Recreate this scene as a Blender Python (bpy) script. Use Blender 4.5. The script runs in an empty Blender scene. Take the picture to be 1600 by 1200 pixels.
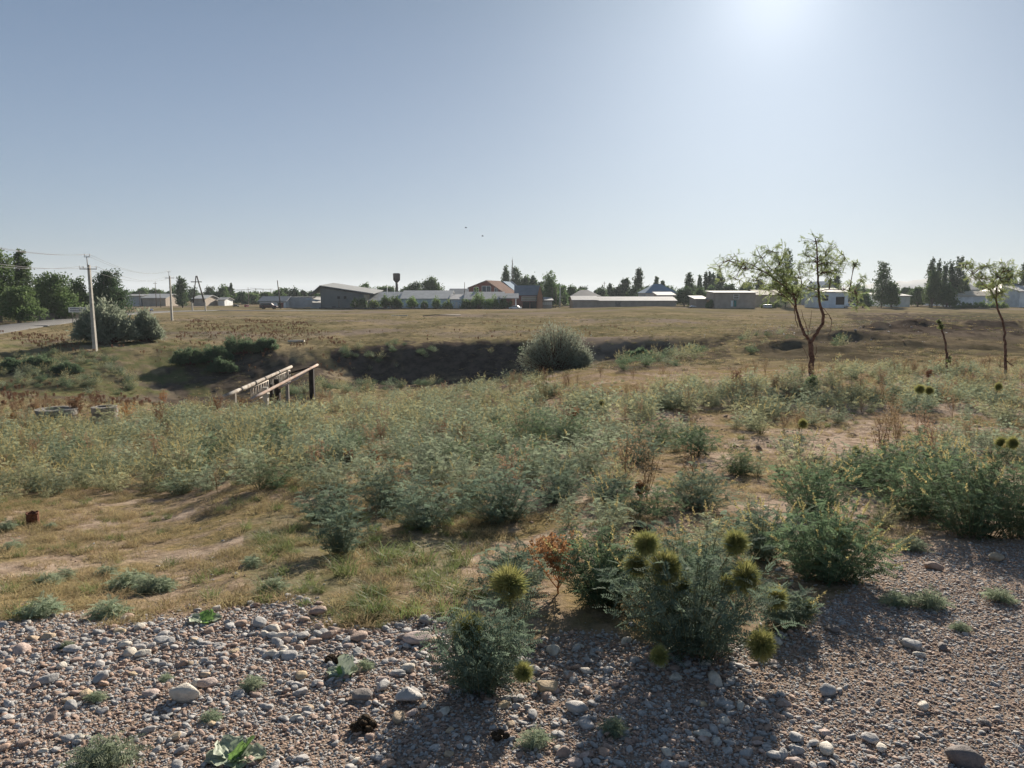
import bpy, math, random
import numpy as np
from mathutils import Vector, Matrix, noise as mnoise
R = math.radians
rng = np.random.default_rng(7); random.seed(7)
S = bpy.context.scene; COL = S.collection

# ------------------------------------------------------------------ camera, sky, sun, exposure
FPX, PITCH, CAMZ = 1160.0, R(7.08), 1.6
cd = bpy.data.cameras.new('camera'); cam = bpy.data.objects.new('camera', cd); COL.objects.link(cam)
cam.location = (0, 0, CAMZ); cam.rotation_euler = (R(90) - PITCH, 0, 0)
cd.sensor_width = 36; cd.lens = 36 * FPX / 1600; cd.clip_start = 0.05; cd.clip_end = 30000
S.camera = cam
SKY_STR = 0.112
SUN_EL, SUN_AZ = R(20.5), R(18.5)          # azimuth to the right of +Y
w = bpy.data.worlds.new('World'); S.world = w; w.use_nodes = True
wn, wl = w.node_tree.nodes, w.node_tree.links; wn.clear()
sky = wn.new('ShaderNodeTexSky'); sky.sky_type = 'NISHITA'; sky.sun_disc = False
sky.sun_elevation = SUN_EL; sky.sun_rotation = SUN_AZ; sky.altitude = 700
sky.air_density = 1.0; sky.dust_density = 2.2; sky.ozone_density = 1.6
gam = wn.new('ShaderNodeGamma'); gam.inputs[1].default_value = 0.34
def wmath(op, a, b=None):
    x = wn.new('ShaderNodeMath'); x.operation = op
    for i, v in enumerate((a, b)):
        if v is None: continue
        if isinstance(v, float): x.inputs[i].default_value = v
        else: wl.new(v, x.inputs[i])
    return x.outputs[0]
def wmul(a, b, op='MULTIPLY'):
    x = wn.new('ShaderNodeVectorMath'); x.operation = op
    for i, v in enumerate((a, b)):
        if isinstance(v, tuple): x.inputs[i].default_value = v
        else: wl.new(v, x.inputs[i])
    return x.outputs[0]
# hazy summer sky: the Nishita sky softened, paler and brighter towards the horizon, with the aureole round the sun
geo = wn.new('ShaderNodeTexCoord'); sep = wn.new('ShaderNodeSeparateXYZ'); wl.new(geo.outputs['Generated'], sep.inputs[0])
ramp = wn.new('ShaderNodeValToRGB'); wl.new(sep.outputs[2], ramp.inputs[0]); ramp.color_ramp.interpolation = 'B_SPLINE'
for i, (p_, c_) in enumerate([(0,(.395,.485,.595)),(.13,(.377,.458,.57)),(.30,(.272,.352,.472)),(.42,(.222,.300,.390)),(1,(.225,.285,.365))]):
    e_ = ramp.color_ramp.elements[i] if i < 2 else ramp.color_ramp.elements.new(p_); e_.position = p_; e_.color = (*c_, 1)
dt = wn.new('ShaderNodeVectorMath'); dt.operation = 'DOT_PRODUCT'; wl.new(geo.outputs['Generated'], dt.inputs[0])
dt.inputs[1].default_value = (math.sin(SUN_AZ)*math.cos(SUN_EL), math.cos(SUN_AZ)*math.cos(SUN_EL), math.sin(SUN_EL))
dp = wmath('MAXIMUM', dt.outputs['Value'], 0.0)
glow = wmath('ADD', wmath('MULTIPLY', wmath('POWER', dp, 420.0), 1.0), wmath('MULTIPLY', wmath('POWER', dp, 45.0), .74))
bg = wn.new('ShaderNodeBackground'); bg.inputs[1].default_value = SKY_STR
wo = wn.new('ShaderNodeOutputWorld')
wl.new(sky.outputs[0], gam.inputs[0])
cg = wn.new('ShaderNodeCombineXYZ'); [wl.new(glow, cg.inputs[i]) for i in range(3)]
wl.new(wmul(wmul(gam.outputs[0], wmul(ramp.outputs[0], (2., 2., 2.))), wmul(cg.outputs[0], (.98,.95,.95)), 'ADD'), bg.inputs[0]); wl.new(bg.outputs[0], wo.inputs[0])
sd = bpy.data.lights.new('sun', 'SUN'); sun = bpy.data.objects.new('sun', sd); COL.objects.link(sun)
sd.energy = 4.6; sd.angle = R(0.55); sd.color = (1.0, 0.90, 0.76)
sdir = Vector((math.sin(SUN_AZ) * math.cos(SUN_EL), math.cos(SUN_AZ) * math.cos(SUN_EL), math.sin(SUN_EL)))
sun.rotation_euler = sdir.to_track_quat('Z', 'Y').to_euler()
S.view_settings.view_transform = 'Standard'; S.view_settings.look = 'None'
S.view_settings.exposure = 1.2; S.view_settings.gamma = 1.0
S.render.engine = 'CYCLES'
S.cycles.use_denoising = True; S.cycles.max_bounces = 6; S.cycles.transparent_max_bounces = 8
S.cycles.volume_bounces = 0; S.cycles.diffuse_bounces = 3; S.cycles.transmission_bounces = 3

# ------------------------------------------------------------------ small helpers
def P(px, py, Y):
    """world point seen at photo pixel (px,py) at depth Y"""
    a = 600 - py
    up = a * math.cos(PITCH) - FPX * math.sin(PITCH); fw = FPX * math.cos(PITCH) + a * math.sin(PITCH)
    return Vector(((px - 800) / fw * Y, Y, CAMZ + up / fw * Y))
def proj(x, y, z):
    dz = z - CAMZ
    zc = y * math.cos(PITCH) - dz * math.sin(PITCH); yc = dz * math.cos(PITCH) + y * math.sin(PITCH)
    return 800 + FPX * x / zc, 600 - FPX * yc / zc
def tag(o, label=None, cat=None, group=None, kind=None):
    if label: o['label'] = label
    if cat: o['category'] = cat
    if group: o['group'] = group
    if kind: o['kind'] = kind
    return o
def link(o, parent=None):
    COL.objects.link(o)
    if parent is not None: o.parent = parent
    return o
def empty(name, loc, label, cat, group=None, rz=0):
    o = bpy.data.objects.new(name, None); o.location = loc; o.rotation_euler = (0, 0, rz); o.empty_display_size = 0.2
    COL.objects.link(o); return tag(o, label, cat, group)
def copy_tree(o, parent=None):
    c = o.copy(); COL.objects.link(c)
    if parent is not None: c.parent = parent
    for ch in KIDS.get(o.name, []): copy_tree(ch, c)
    return c
KIDS = {}
class MB:
    def __init__(s): s.v = []; s.f = []; s.m = []; s.n = 0; s.cur = 0; s.sm = []
    def add(s, V, Fc, smooth=False):
        V = np.asarray(V, float).reshape(-1, 3); s.v.append(V)
        for f in Fc:
            s.f.append(tuple(int(i) + s.n for i in f)); s.m.append(s.cur); s.sm.append(smooth)
        s.n += len(V); return s
    def addq(s, V, smooth=False):      # V (n,4,3) loose quads
        V = np.asarray(V, float); n = len(V)
        if n == 0: return s
        s.add(V.reshape(-1, 3), np.arange(n * 4).reshape(n, 4), smooth); return s
    def box(s, c, d, rz=0, jit=0):
        x, y, z = np.array(d) / 2.0
        V = np.array([[-x,-y,-z],[x,-y,-z],[x,y,-z],[-x,y,-z],[-x,-y,z],[x,-y,z],[x,y,z],[-x,y,z]])
        if jit: V = V + rng.normal(0, jit, V.shape)
        if rz: cs, sn = math.cos(rz), math.sin(rz); V = V @ np.array([[cs, sn, 0], [-sn, cs, 0], [0, 0, 1]])
        return s.add(V + np.array(c), [(0,3,2,1),(4,5,6,7),(0,1,5,4),(1,2,6,5),(2,3,7,6),(3,0,4,7)])
    def tube(s, pts, rad, k=8, cap=True, smooth=True):
        pts = [Vector(p) for p in pts]; n = len(pts)
        if not hasattr(rad, '__len__'): rad = [rad] * n
        V = []; up = Vector((0.13, 0.21, 0.97)); last = None
        for i, p in enumerate(pts):
            t = (pts[min(i + 1, n - 1)] - pts[max(i - 1, 0)])
            t = t.normalized() if t.length > 1e-9 else Vector((0, 0, 1))
            a = t.cross(up if last is None else last)
            if a.length < 1e-4: a = t.cross(Vector((1, 0, 0)))
            a.normalize(); b = t.cross(a).normalized()
            last = a.cross(t).normalized() * 1.0 if False else (up if abs(t.dot(up)) < .97 else Vector((1, 0, 0)))
            for j in range(k):
                q = 2 * math.pi * j / k; V.append(p + (a * math.cos(q) + b * math.sin(q)) * rad[i])
        Fc = [(i*k+j, i*k+(j+1)%k, (i+1)*k+(j+1)%k, (i+1)*k+j) for i in range(n-1) for j in range(k)]
        if cap: Fc += [tuple(range(k))[::-1], tuple((n-1)*k + j for j in range(k))]
        return s.add([tuple(v) for v in V], Fc, smooth)
    def poly(s, P2, y0, y1):           # extrude an x,z outline from y0 to y1
        n = len(P2); V = [(p[0], y0, p[1]) for p in P2] + [(p[0], y1, p[1]) for p in P2]
        return s.add(V, [tuple(range(n)), tuple(range(2*n-1, n-1, -1))] + [(i, i+n, (i+1)%n+n, (i+1)%n) for i in range(n)])
    def build(s, name, mats, parent=None, loc=None):
        me = bpy.data.meshes.new(name)
        V = np.concatenate(s.v) if s.v else np.zeros((0, 3))
        me.vertices.add(len(V)); me.vertices.foreach_set('co', V.astype(np.float32).ravel())
        lt = np.array([len(f) for f in s.f], np.int32); li = np.fromiter((i for f in s.f for i in f), np.int32)
        me.loops.add(len(li)); me.loops.foreach_set('vertex_index', li)
        me.polygons.add(len(lt)); me.polygons.foreach_set('loop_start', np.concatenate([[0], np.cumsum(lt)[:-1]]).astype(np.int32))
        me.polygons.foreach_set('material_index', np.array(s.m, np.int32))
        me.polygons.foreach_set('use_smooth', np.array(s.sm, bool))
        for m in (mats if isinstance(mats, (list, tuple)) else [mats]): me.materials.append(m)
        me.update(calc_edges=True); me.validate()
        o = bpy.data.objects.new(name, me)
        if loc is not None: o.location = loc
        link(o, parent)
        if parent is not None: KIDS.setdefault(parent.name, []).append(o)
        return o

# ------------------------------------------------------------------ value noise (numpy)
_perm = rng.permutation(4096); _val = rng.random(4096)
def vnoise(x, y, sd=0):
    xi, yi = np.floor(x).astype(np.int64), np.floor(y).astype(np.int64); fx, fy = x - xi, y - yi
    fx = fx*fx*(3-2*fx); fy = fy*fy*(3-2*fy)
    h = lambda a, b: _val[_perm[(_perm[(a + sd*57) & 4095] + b) & 4095]]
    return (h(xi,yi)*(1-fx)+h(xi+1,yi)*fx)*(1-fy) + (h(xi,yi+1)*(1-fx)+h(xi+1,yi+1)*fx)*fy
def fbm(x, y, sd=0, o=4):
    t = 0; a = .5
    for i in range(o): t = t + a * vnoise(x * 2**i, y * 2**i, sd + i); a *= .5
    return t / (1 - .5**o)
def sst(a, b, x): t = np.clip((x - a) / (b - a), 0, 1); return t*t*(3-2*t)

# ------------------------------------------------------------------ terrain
# columns: photo x -> list of (depth, drop below the eye)
NEARL = [(0.2,1.6),(2.3,1.6),(3.6,1.68),(5,1.98),(8,2.42),(12,2.90),(18,3.45)]
NEARM = [(0.2,1.6),(2.3,1.6),(3.8,1.68),(5,1.86),(8,2.14),(12,2.55),(18,3.15)]
NEARR = [(0.2,1.6),(2.3,1.6),(4,1.66),(5.5,1.82),(8,1.98),(12,2.25),(18,2.48)]
FIELD = [(100,4.6),(150,4.85),(242,5.0),(9500,5.0)]
COLS = {
 -300: NEARL+[(24,3.85),(32,5.0),(48,6.5),(58,5.9),(66,5.0),(74,4.6),(84,4.5)]+FIELD,
 0:    NEARL+[(24,3.85),(32,5.2),(48,6.6),(58,5.9),(66,5.15),(75,4.8),(84,4.5)]+FIELD,
 140:  NEARL+[(24,3.85),(32,5.4),(50,6.9),(58,6.0),(65,5.1),(75,4.9),(86,4.7)]+FIELD,
 250:  NEARL+[(25,3.9),(34,6.0),(54,7.8),(60,6.9),(65,5.6),(70,5.1),(86,4.9)]+FIELD,
 400:  NEARM+[(24,3.8),(32,5.6),(54,8.0),(60,7.3),(66,5.1),(72,4.95),(86,4.8)]+FIELD,
 480:  NEARM+[(25,3.75),(32,5.0),(41,5.55),(50,5.7),(58,5.3),(66,4.9),(86,4.75)]+FIELD,
 550:  NEARM+[(27,3.85),(36,5.6),(54,7.3),(60.8,7.35),(65,4.75),(70,4.75),(86,4.7)]+FIELD,
 700:  NEARM+[(28,3.75),(36,5.6),(52,7.3),(60.5,7.4),(64.6,4.32),(70,4.45),(86,4.6)]+FIELD,
 820:  NEARM+[(24,3.2),(31,3.5),(38,5.0),(52,6.6),(60.3,6.7),(64,4.1),(69,4.2),(86,4.5)]+FIELD,
 940:  NEARR+[(24,2.8),(32,3.15),(37,3.5),(46,4.8),(57.8,5.35),(60.5,3.72),(66,4.0),(86,4.4)]+FIELD,
 1020: NEARR+[(24,2.75),(32,3.15),(40,3.6),(50,4.7),(57.8,5.1),(60.3,3.70),(66,3.85),(86,4.3)],
 1080: NEARR+[(23,2.65),(32,3.1),(40,3.5),(50,4.4),(57.5,4.75),(60,3.62),(60,3.6),(86,4.2)]+FIELD,
 1180: NEARR+[(23,2.6),(31,2.95),(38,3.2),(41,2.95),(46,3.05),(54,3.2),(86,3.95)]+FIELD,
 1270: NEARR+[(23,2.55),(31,2.95),(36,3.05),(39,2.85),(43,3.0),(47,2.85),(50,2.78),(56,3.1),(86,3.8)]+FIELD,
 1370: NEARR+[(23,2.55),(31,2.95),(38,3.1),(42,2.9),(46,2.95),(52,2.45),(56,2.35),(62,2.75),(86,3.6)]+FIELD,
 1480: NEARR+[(23,2.55),(31,2.95),(38,3.1),(44,3.05),(52,2.75),(57,2.6),(66,2.85),(86,3.5)]+FIELD,
 1600: NEARR+[(23,2.6),(31,3.0),(40,3.15),(47,3.1),(56,2.65),(60,2.6),(68,2.95),(86,3.5)]+FIELD,
 1900: NEARR+[(23,2.6),(31,3.0),(40,3.15),(47,3.1),(56,2.9),(60,2.8),(68,2.95),(86,3.5)]+FIELD,
}
_az = np.radians(np.linspace(-48, 48, 385)); _lr = np.linspace(math.log(0.2), math.log(9500), 1100)
_ca = np.array([math.atan2(c - 800, FPX) for c in COLS])
_tab0 = np.array([np.interp(_lr, [math.log(d * math.hypot(1, math.tan(a))) for d, _ in k], [-z for _, z in k]) for a, k in zip(_ca, COLS.values())])
_tab = np.array([np.interp(_az, _ca, _tab0[:, i]) for i in range(len(_lr))])      # (r, az)
def _smooth(t, sg, ax):
    k = np.arange(-int(3*sg), int(3*sg)+1); g = np.exp(-k*k/(2*sg*sg)); g /= g.sum()
    tp = np.concatenate([np.repeat(t.take([0], ax), len(k)//2, ax), t, np.repeat(t.take([-1], ax), len(k)//2, ax)], ax)
    return np.apply_along_axis(lambda v: np.convolve(v, g, 'valid'), ax, tp)
_tab = _smooth(_smooth(_tab, 1.7, 0), 7, 1)
ROAD = [(-200,541,58),(-90,528,72),(0,514.5,88),(60,506.5,102),(115,499.5,120),(180,492,150),(250,487.5,176),(330,485.2,192),(430,486,200),(540,485.3,214),(690,485.2,222),(790,484.6,226),(880,482.5,240)]
RP = [P(a, b, c) for a, b, c in ROAD]
def road_dist(x, y):
    best = np.full(np.shape(x), 1e9); zz = np.zeros(np.shape(x))
    for a, b in zip(RP[:-1], RP[1:]):
        dx, dy = b.x - a.x, b.y - a.y; t = np.clip(((x-a.x)*dx + (y-a.y)*dy) / (dx*dx+dy*dy), 0, 1)
        d = np.hypot(x - a.x - t*dx, y - a.y - t*dy); m = d < best
        best = np.where(m, d, best); zz = np.where(m, a.z + t*(b.z - a.z), zz)
    return best, zz
# earth heaps and mounds: photo x, base y, depth, half width (m), half depth, height
HEAPS = [(538,501,120,2.4,1.8,.35),(490,499,130,2,1.5,.35),(770,494,150,3.2,2,.45),(590,508,100,.9,.7,.15),(365,502,115,1.4,1.2,.35),
         (1310,548,38,1.8,.8,.45),(1235,546,40,2.4,.9,.55),(1180,534,46,2.0,1.0,.55),(1330,531,47,2.6,1.1,.7),(1275,520,52,1.6,.8,.45),(1375,512,53,1.8,.9,.7),(1410,508,55,1.5,.9,.6),(1450,514,55,1.9,.9,.55),(1520,512,57,2.2,1.0,.6),(1585,516,56,2.2,1.0,.6),
         (1140,538,44,1.6,.9,.5),(1420,543,42,3.2,1.0,.5),(1530,545,41,2.4,.8,.4),(1340,560,34,2.0,.6,.25),(1060,545,47,1.2,.7,.4),(950,487,215,9,2,.5),(1000,486,218,7,2,.45),(1150,486,220,10,2,.4),(1290,487,205,9,2,.5),(1060,505,110,1,.8,.2),
         (420,492,165,4,2,.4),(545,490,180,3,2,.5),(700,815,7.3,.5,.3,.12),(620,820,7.2,.5,.3,.12),(1500,652,15,1.2,.4,.18),(1300,643,17,1.0,.5,.16),(950,640,18,.8,.5,.2)]
HP = [(P(a,b,c), d, e, f) for a,b,c,d,e,f in HEAPS]
def gz(x, y):
    x = np.asarray(x, float); y = np.asarray(y, float)
    r = np.hypot(x, y); az = np.arctan2(x, y)
    ai = np.clip((az - _az[0]) / (_az[1] - _az[0]), 0, len(_az) - 1.001); ri = np.clip((np.log(np.maximum(r, .2)) - _lr[0]) / (_lr[1] - _lr[0]), 0, len(_lr) - 1.001)
    a0, r0 = ai.astype(int), ri.astype(int); fa, fr = ai - a0, ri - r0
    z = (_tab[r0, a0]*(1-fa)*(1-fr) + _tab[r0, a0+1]*fa*(1-fr) + _tab[r0+1, a0]*(1-fa)*fr + _tab[r0+1, a0+1]*fa*fr)
    back = sst(R(52), R(110), np.abs(az)); z = z*(1-back) - 1.6*back
    z = z + CAMZ
    A = (fbm(x*1.1, y*1.1, 3, 3) - .5)
    z = z + A * (.05*sst(2, 6, r) + .16*sst(8, 30, r)*(1-sst(90,200,r)))
    z = z + (fbm(x*.22, y*.22, 11, 3) - .5) * (.5*sst(15, 45, r)) * (1 - .5*sst(90, 200, r))
    z = z + (fbm(x*3.3, y*3.3, 21, 2) - .5) * (.02*sst(1, 3, r) + .12*sst(28, 40, r)*(1-sst(80,120,r)))
    for p, a, b, h in HP:
        q = ((x - p.x)/a)**2 + ((y - p.y)/b)**2
        z = z + h*.72 * np.exp(-q*1.4) * (.75 + .5*vnoise(x*2.5/max(a,.5)+7, y*2.5/max(a,.5), 5))
    m = (r > 40)
    if np.any(m):
        d, rz = road_dist(x, y); k = 1 - sst(3.2, 9, d); z = np.where(m, z*(1-k) + rz*k, z)
    return z
def G(px, py):
    """ground point under photo pixel"""
    d = P(px, py, 1.0) - Vector((0, 0, CAMZ))
    Ys = np.exp(np.linspace(math.log(1.2), math.log(600), 3000)); zz = CAMZ + d.z * Ys
    g = gz(d.x * Ys, Ys); i = int(np.argmax(zz <= g)); 
    if zz[i] > g[i]: i = len(Ys) - 1
    return Vector((d.x * Ys[i], Ys[i], float(g[i])))
def on(px, Y):                     # ground at photo x and depth
    x = (px - 800) / FPX * Y * 1.0; return Vector((x, Y, float(gz(x, Y))))
def inpoly(px, py, poly):
    c = np.zeros(np.shape(px), bool); n = len(poly)
    for i in range(n):
        x0, y0 = poly[i]; x1, y1 = poly[(i+1) % n]
        if y0 == y1: continue
        k = ((y0 > py) != (y1 > py)) & (px < (x1 - x0) * (py - y0) / (y1 - y0) + x0); c ^= k
    return c
def gravel_edge(px):               # photo y where the gravel ends
    return np.interp(px, [-400,0,250,400,500,600,700,800,900,1000,1180,1240,1290,1330,1400,1600,2000], [985,975,945,945,955,975,985,1000,985,1000,1000,975,935,905,865,850,845])
def gravel_mask(x, y, z):
    px, py = proj(x, np.maximum(y, .3), z); j = (fbm(x*2.5, y*2.5, 31, 3) - .5) * 70
    m = sst(-14, 14, py - gravel_edge(px) + j); return np.where(y < 1.6, 1.0, m)

# ------------------------------------------------------------------ materials
MATS = {}
def mat(name, col=(.5,.5,.5), rough=.9, spec=.25, var=0, vscale=5, bump=0, bscale=20, metal=0, trans=0, rnd=0, col2=None, coords='Object', emit=None):
    """procedural surface: noise blends col with col2; var = brightness scatter; trans = leaf translucency; rnd = change per instance"""
    m = bpy.data.materials.new(name); m.use_nodes = True; n, l = m.node_tree.nodes, m.node_tree.links
    b = n['Principled BSDF']; out = n['Material Output']
    b.inputs['Roughness'].default_value = rough; b.inputs['Specular IOR Level'].default_value = spec; b.inputs['Metallic'].default_value = metal
    tc = n.new('ShaderNodeTexCoord'); nz = n.new('ShaderNodeTexNoise'); nz.inputs['Scale'].default_value = vscale; nz.inputs['Detail'].default_value = 5
    l.new(tc.outputs[coords], nz.inputs['Vector'])
    mx = n.new('ShaderNodeMix'); mx.data_type = 'RGBA'; c2 = col2 or tuple(c * (1 - var) for c in col)
    mx.inputs[6].default_value = (*(c * (1 + (var if not col2 else 0)) for c in col), 1); mx.inputs[7].default_value = (*c2, 1)
    mr = n.new('ShaderNodeMapRange'); mr.inputs[1].default_value = .36; mr.inputs[2].default_value = .64
    l.new(nz.outputs[0], mr.inputs[0]); l.new(mr.outputs[0], mx.inputs[0]); c = mx.outputs[2]
    if rnd:
        oi = n.new('ShaderNodeObjectInfo'); h = n.new('ShaderNodeHueSaturation')
        a = n.new('ShaderNodeMapRange'); a.inputs[3].default_value = 1 - rnd; a.inputs[4].default_value = 1 + rnd
        hh = n.new('ShaderNodeMapRange'); hh.inputs[3].default_value = .5 - rnd*.06; hh.inputs[4].default_value = .5 + rnd*.06
        fr = n.new('ShaderNodeMath'); fr.operation = 'FRACT'; mu = n.new('ShaderNodeMath'); mu.operation = 'MULTIPLY'; mu.inputs[1].default_value = 17.3
        l.new(oi.outputs['Random'], a.inputs[0]); l.new(oi.outputs['Random'], mu.inputs[0]); l.new(mu.outputs[0], fr.inputs[0]); l.new(fr.outputs[0], hh.inputs[0])
        l.new(a.outputs[0], h.inputs['Value']); l.new(hh.outputs[0], h.inputs['Hue']); l.new(c, h.inputs['Color']); c = h.outputs[0]
    l.new(c, b.inputs['Base Color'])
    if bump:
        n2 = n.new('ShaderNodeTexNoise'); n2.inputs['Scale'].default_value = bscale; n2.inputs['Detail'].default_value = 6; l.new(tc.outputs[coords], n2.inputs['Vector'])
        bp = n.new('ShaderNodeBump'); bp.inputs['Strength'].default_value = bump; bp.inputs['Distance'].default_value = .05
        l.new(n2.outputs[0], bp.inputs['Height']); l.new(bp.outputs[0], b.inputs['Normal'])
    if trans:
        t = n.new('ShaderNodeBsdfTranslucent'); l.new(c, t.inputs[0]); ms = n.new('ShaderNodeMixShader'); ms.inputs[0].default_value = trans
        l.new(b.outputs[0], ms.inputs[1]); l.new(t.outputs[0], ms.inputs[2]); l.new(ms.outputs[0], out.inputs[0])
    MATS[name] = m; return m
LEAF = mat('sage_leaf', (.29,.325,.225), .8, .15, col2=(.21,.265,.18), vscale=9, trans=.45, rnd=.18)
LEAFW = mat('sage_leaf_yellowish', (.34,.34,.205), .8, .1, col2=(.25,.27,.165), vscale=9, trans=.45, rnd=.2)
LEAFM = mat('bluish_leaf', (.185,.235,.17), .8, .1, col2=(.13,.18,.13), vscale=9, trans=.42, rnd=.12)
LEAFD = mat('green_leaf', (.135,.19,.105), .75, .1, col2=(.10,.15,.09), vscale=9, trans=.45, rnd=.15)
LEAFY = mat('yellow_tip', (.50,.41,.19), .7, .2, col2=(.40,.35,.17), vscale=12, trans=.45, rnd=.15)
STEMG = mat('stem_green', (.17,.17,.09), .7, .2, var=.2)
STEMB = mat('stem_brown', (.14,.09,.055), .8, .2, var=.3)
RUST = mat('rust_weed', (.27,.155,.095), .8, .2, col2=(.18,.10,.06), vscale=20, trans=.25, rnd=.2)
ORANGE = mat('dry_weed', (.42,.24,.11), .8, .2, col2=(.30,.17,.08), vscale=20, trans=.35, rnd=.15)
STRAW = mat('straw', (.41,.33,.185), .8, .1, col2=(.28,.225,.125), vscale=3, trans=.35, rnd=.25)
GRASS = mat('grass_blade', (.14,.19,.07), .6, .3, col2=(.20,.22,.09), vscale=6, trans=.4, rnd=.2)
GRASSG = mat('grass_fresh', (.10,.21,.06), .6, .3, col2=(.15,.23,.08), vscale=6, trans=.4, rnd=.15)
BALL = mat('spiky_head', (.38,.36,.14), .7, .1, col2=(.23,.25,.09), vscale=18, trans=.35, rnd=.1)
TLEAF = mat('tree_leaf', (.135,.20,.075), .7, .15, col2=(.085,.14,.055), vscale=.35, trans=.35, rnd=.2, coords='Object')
TDARK = mat('tree_leaf_dark', (.085,.135,.065), .7, .15, col2=(.055,.095,.045), vscale=.35, trans=.3, rnd=.2)
TPOP = mat('poplar_leaf', (.105,.15,.075), .7, .15, col2=(.075,.115,.055), vscale=.5, trans=.3, rnd=.25)
TSILV = mat('silver_leaf', (.30,.33,.25), .8, .15, col2=(.22,.26,.19), vscale=1.2, trans=.45, rnd=.1)
TLOC = mat('locust_leaf', (.24,.28,.12), .6, .2, col2=(.17,.21,.09), vscale=2, trans=.5, rnd=.1)
BARK = mat('bark', (.15,.085,.065), .9, .15, var=.4, vscale=12, bump=.8, bscale=30)
BARKG = mat('bark_grey', (.16,.13,.10), .9, .15, var=.3, vscale=6, bump=.5, bscale=12)
CONC = mat('concrete', (.46,.43,.38), .9, .2, var=.15, vscale=3, bump=.4, bscale=25)
CONCD = mat('concrete_dark', (.24,.215,.19), .9, .2, var=.2, vscale=2, bump=.4, bscale=12)
STEEL = mat('steel_dark', (.06,.05,.05), .6, .4, var=.3)
PIPE = mat('pipe_wrap', (.50,.46,.41), .9, .1, col2=(.27,.22,.18), vscale=4, bump=.6, bscale=14)
PIPER = mat('pipe_pink', (.42,.35,.31), .9, .1, col2=(.33,.22,.17), vscale=3, bump=.3, bscale=14)
BLACK = mat('tarred_steel', (.022,.018,.018), .8, .2, var=.4)
RUSTM = mat('rusty_iron', (.17,.075,.045), .9, .2, var=.45, vscale=30, bump=.6, bscale=60)
DUNG = mat('dung', (.10,.07,.045), .95, .1, var=.45, vscale=60, bump=1, bscale=120)
WHITE = mat('white_paint', (.74,.74,.72), .5, .4, var=.05)
SIGN = mat('sign_text', (.04,.05,.08), .6, .3)
WLEAF = mat('broad_leaf', (.20,.34,.10), .5, .4, var=.15, vscale=30, trans=.4)
WLEAFP = mat('broad_leaf_pale', (.42,.46,.36), .6, .4, col2=(.30,.36,.25), vscale=40, trans=.25)
GLASS = mat('window_glass', (.05,.07,.09), .08, .6)
TYRE = mat('tyre', (.02,.02,.02), .8, .2)
def bmat(nm, c, **k): return mat(nm, c, **{**dict(rough=.85, spec=.2, var=.10, vscale=.6, bump=.2, bscale=4), **k})

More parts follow.
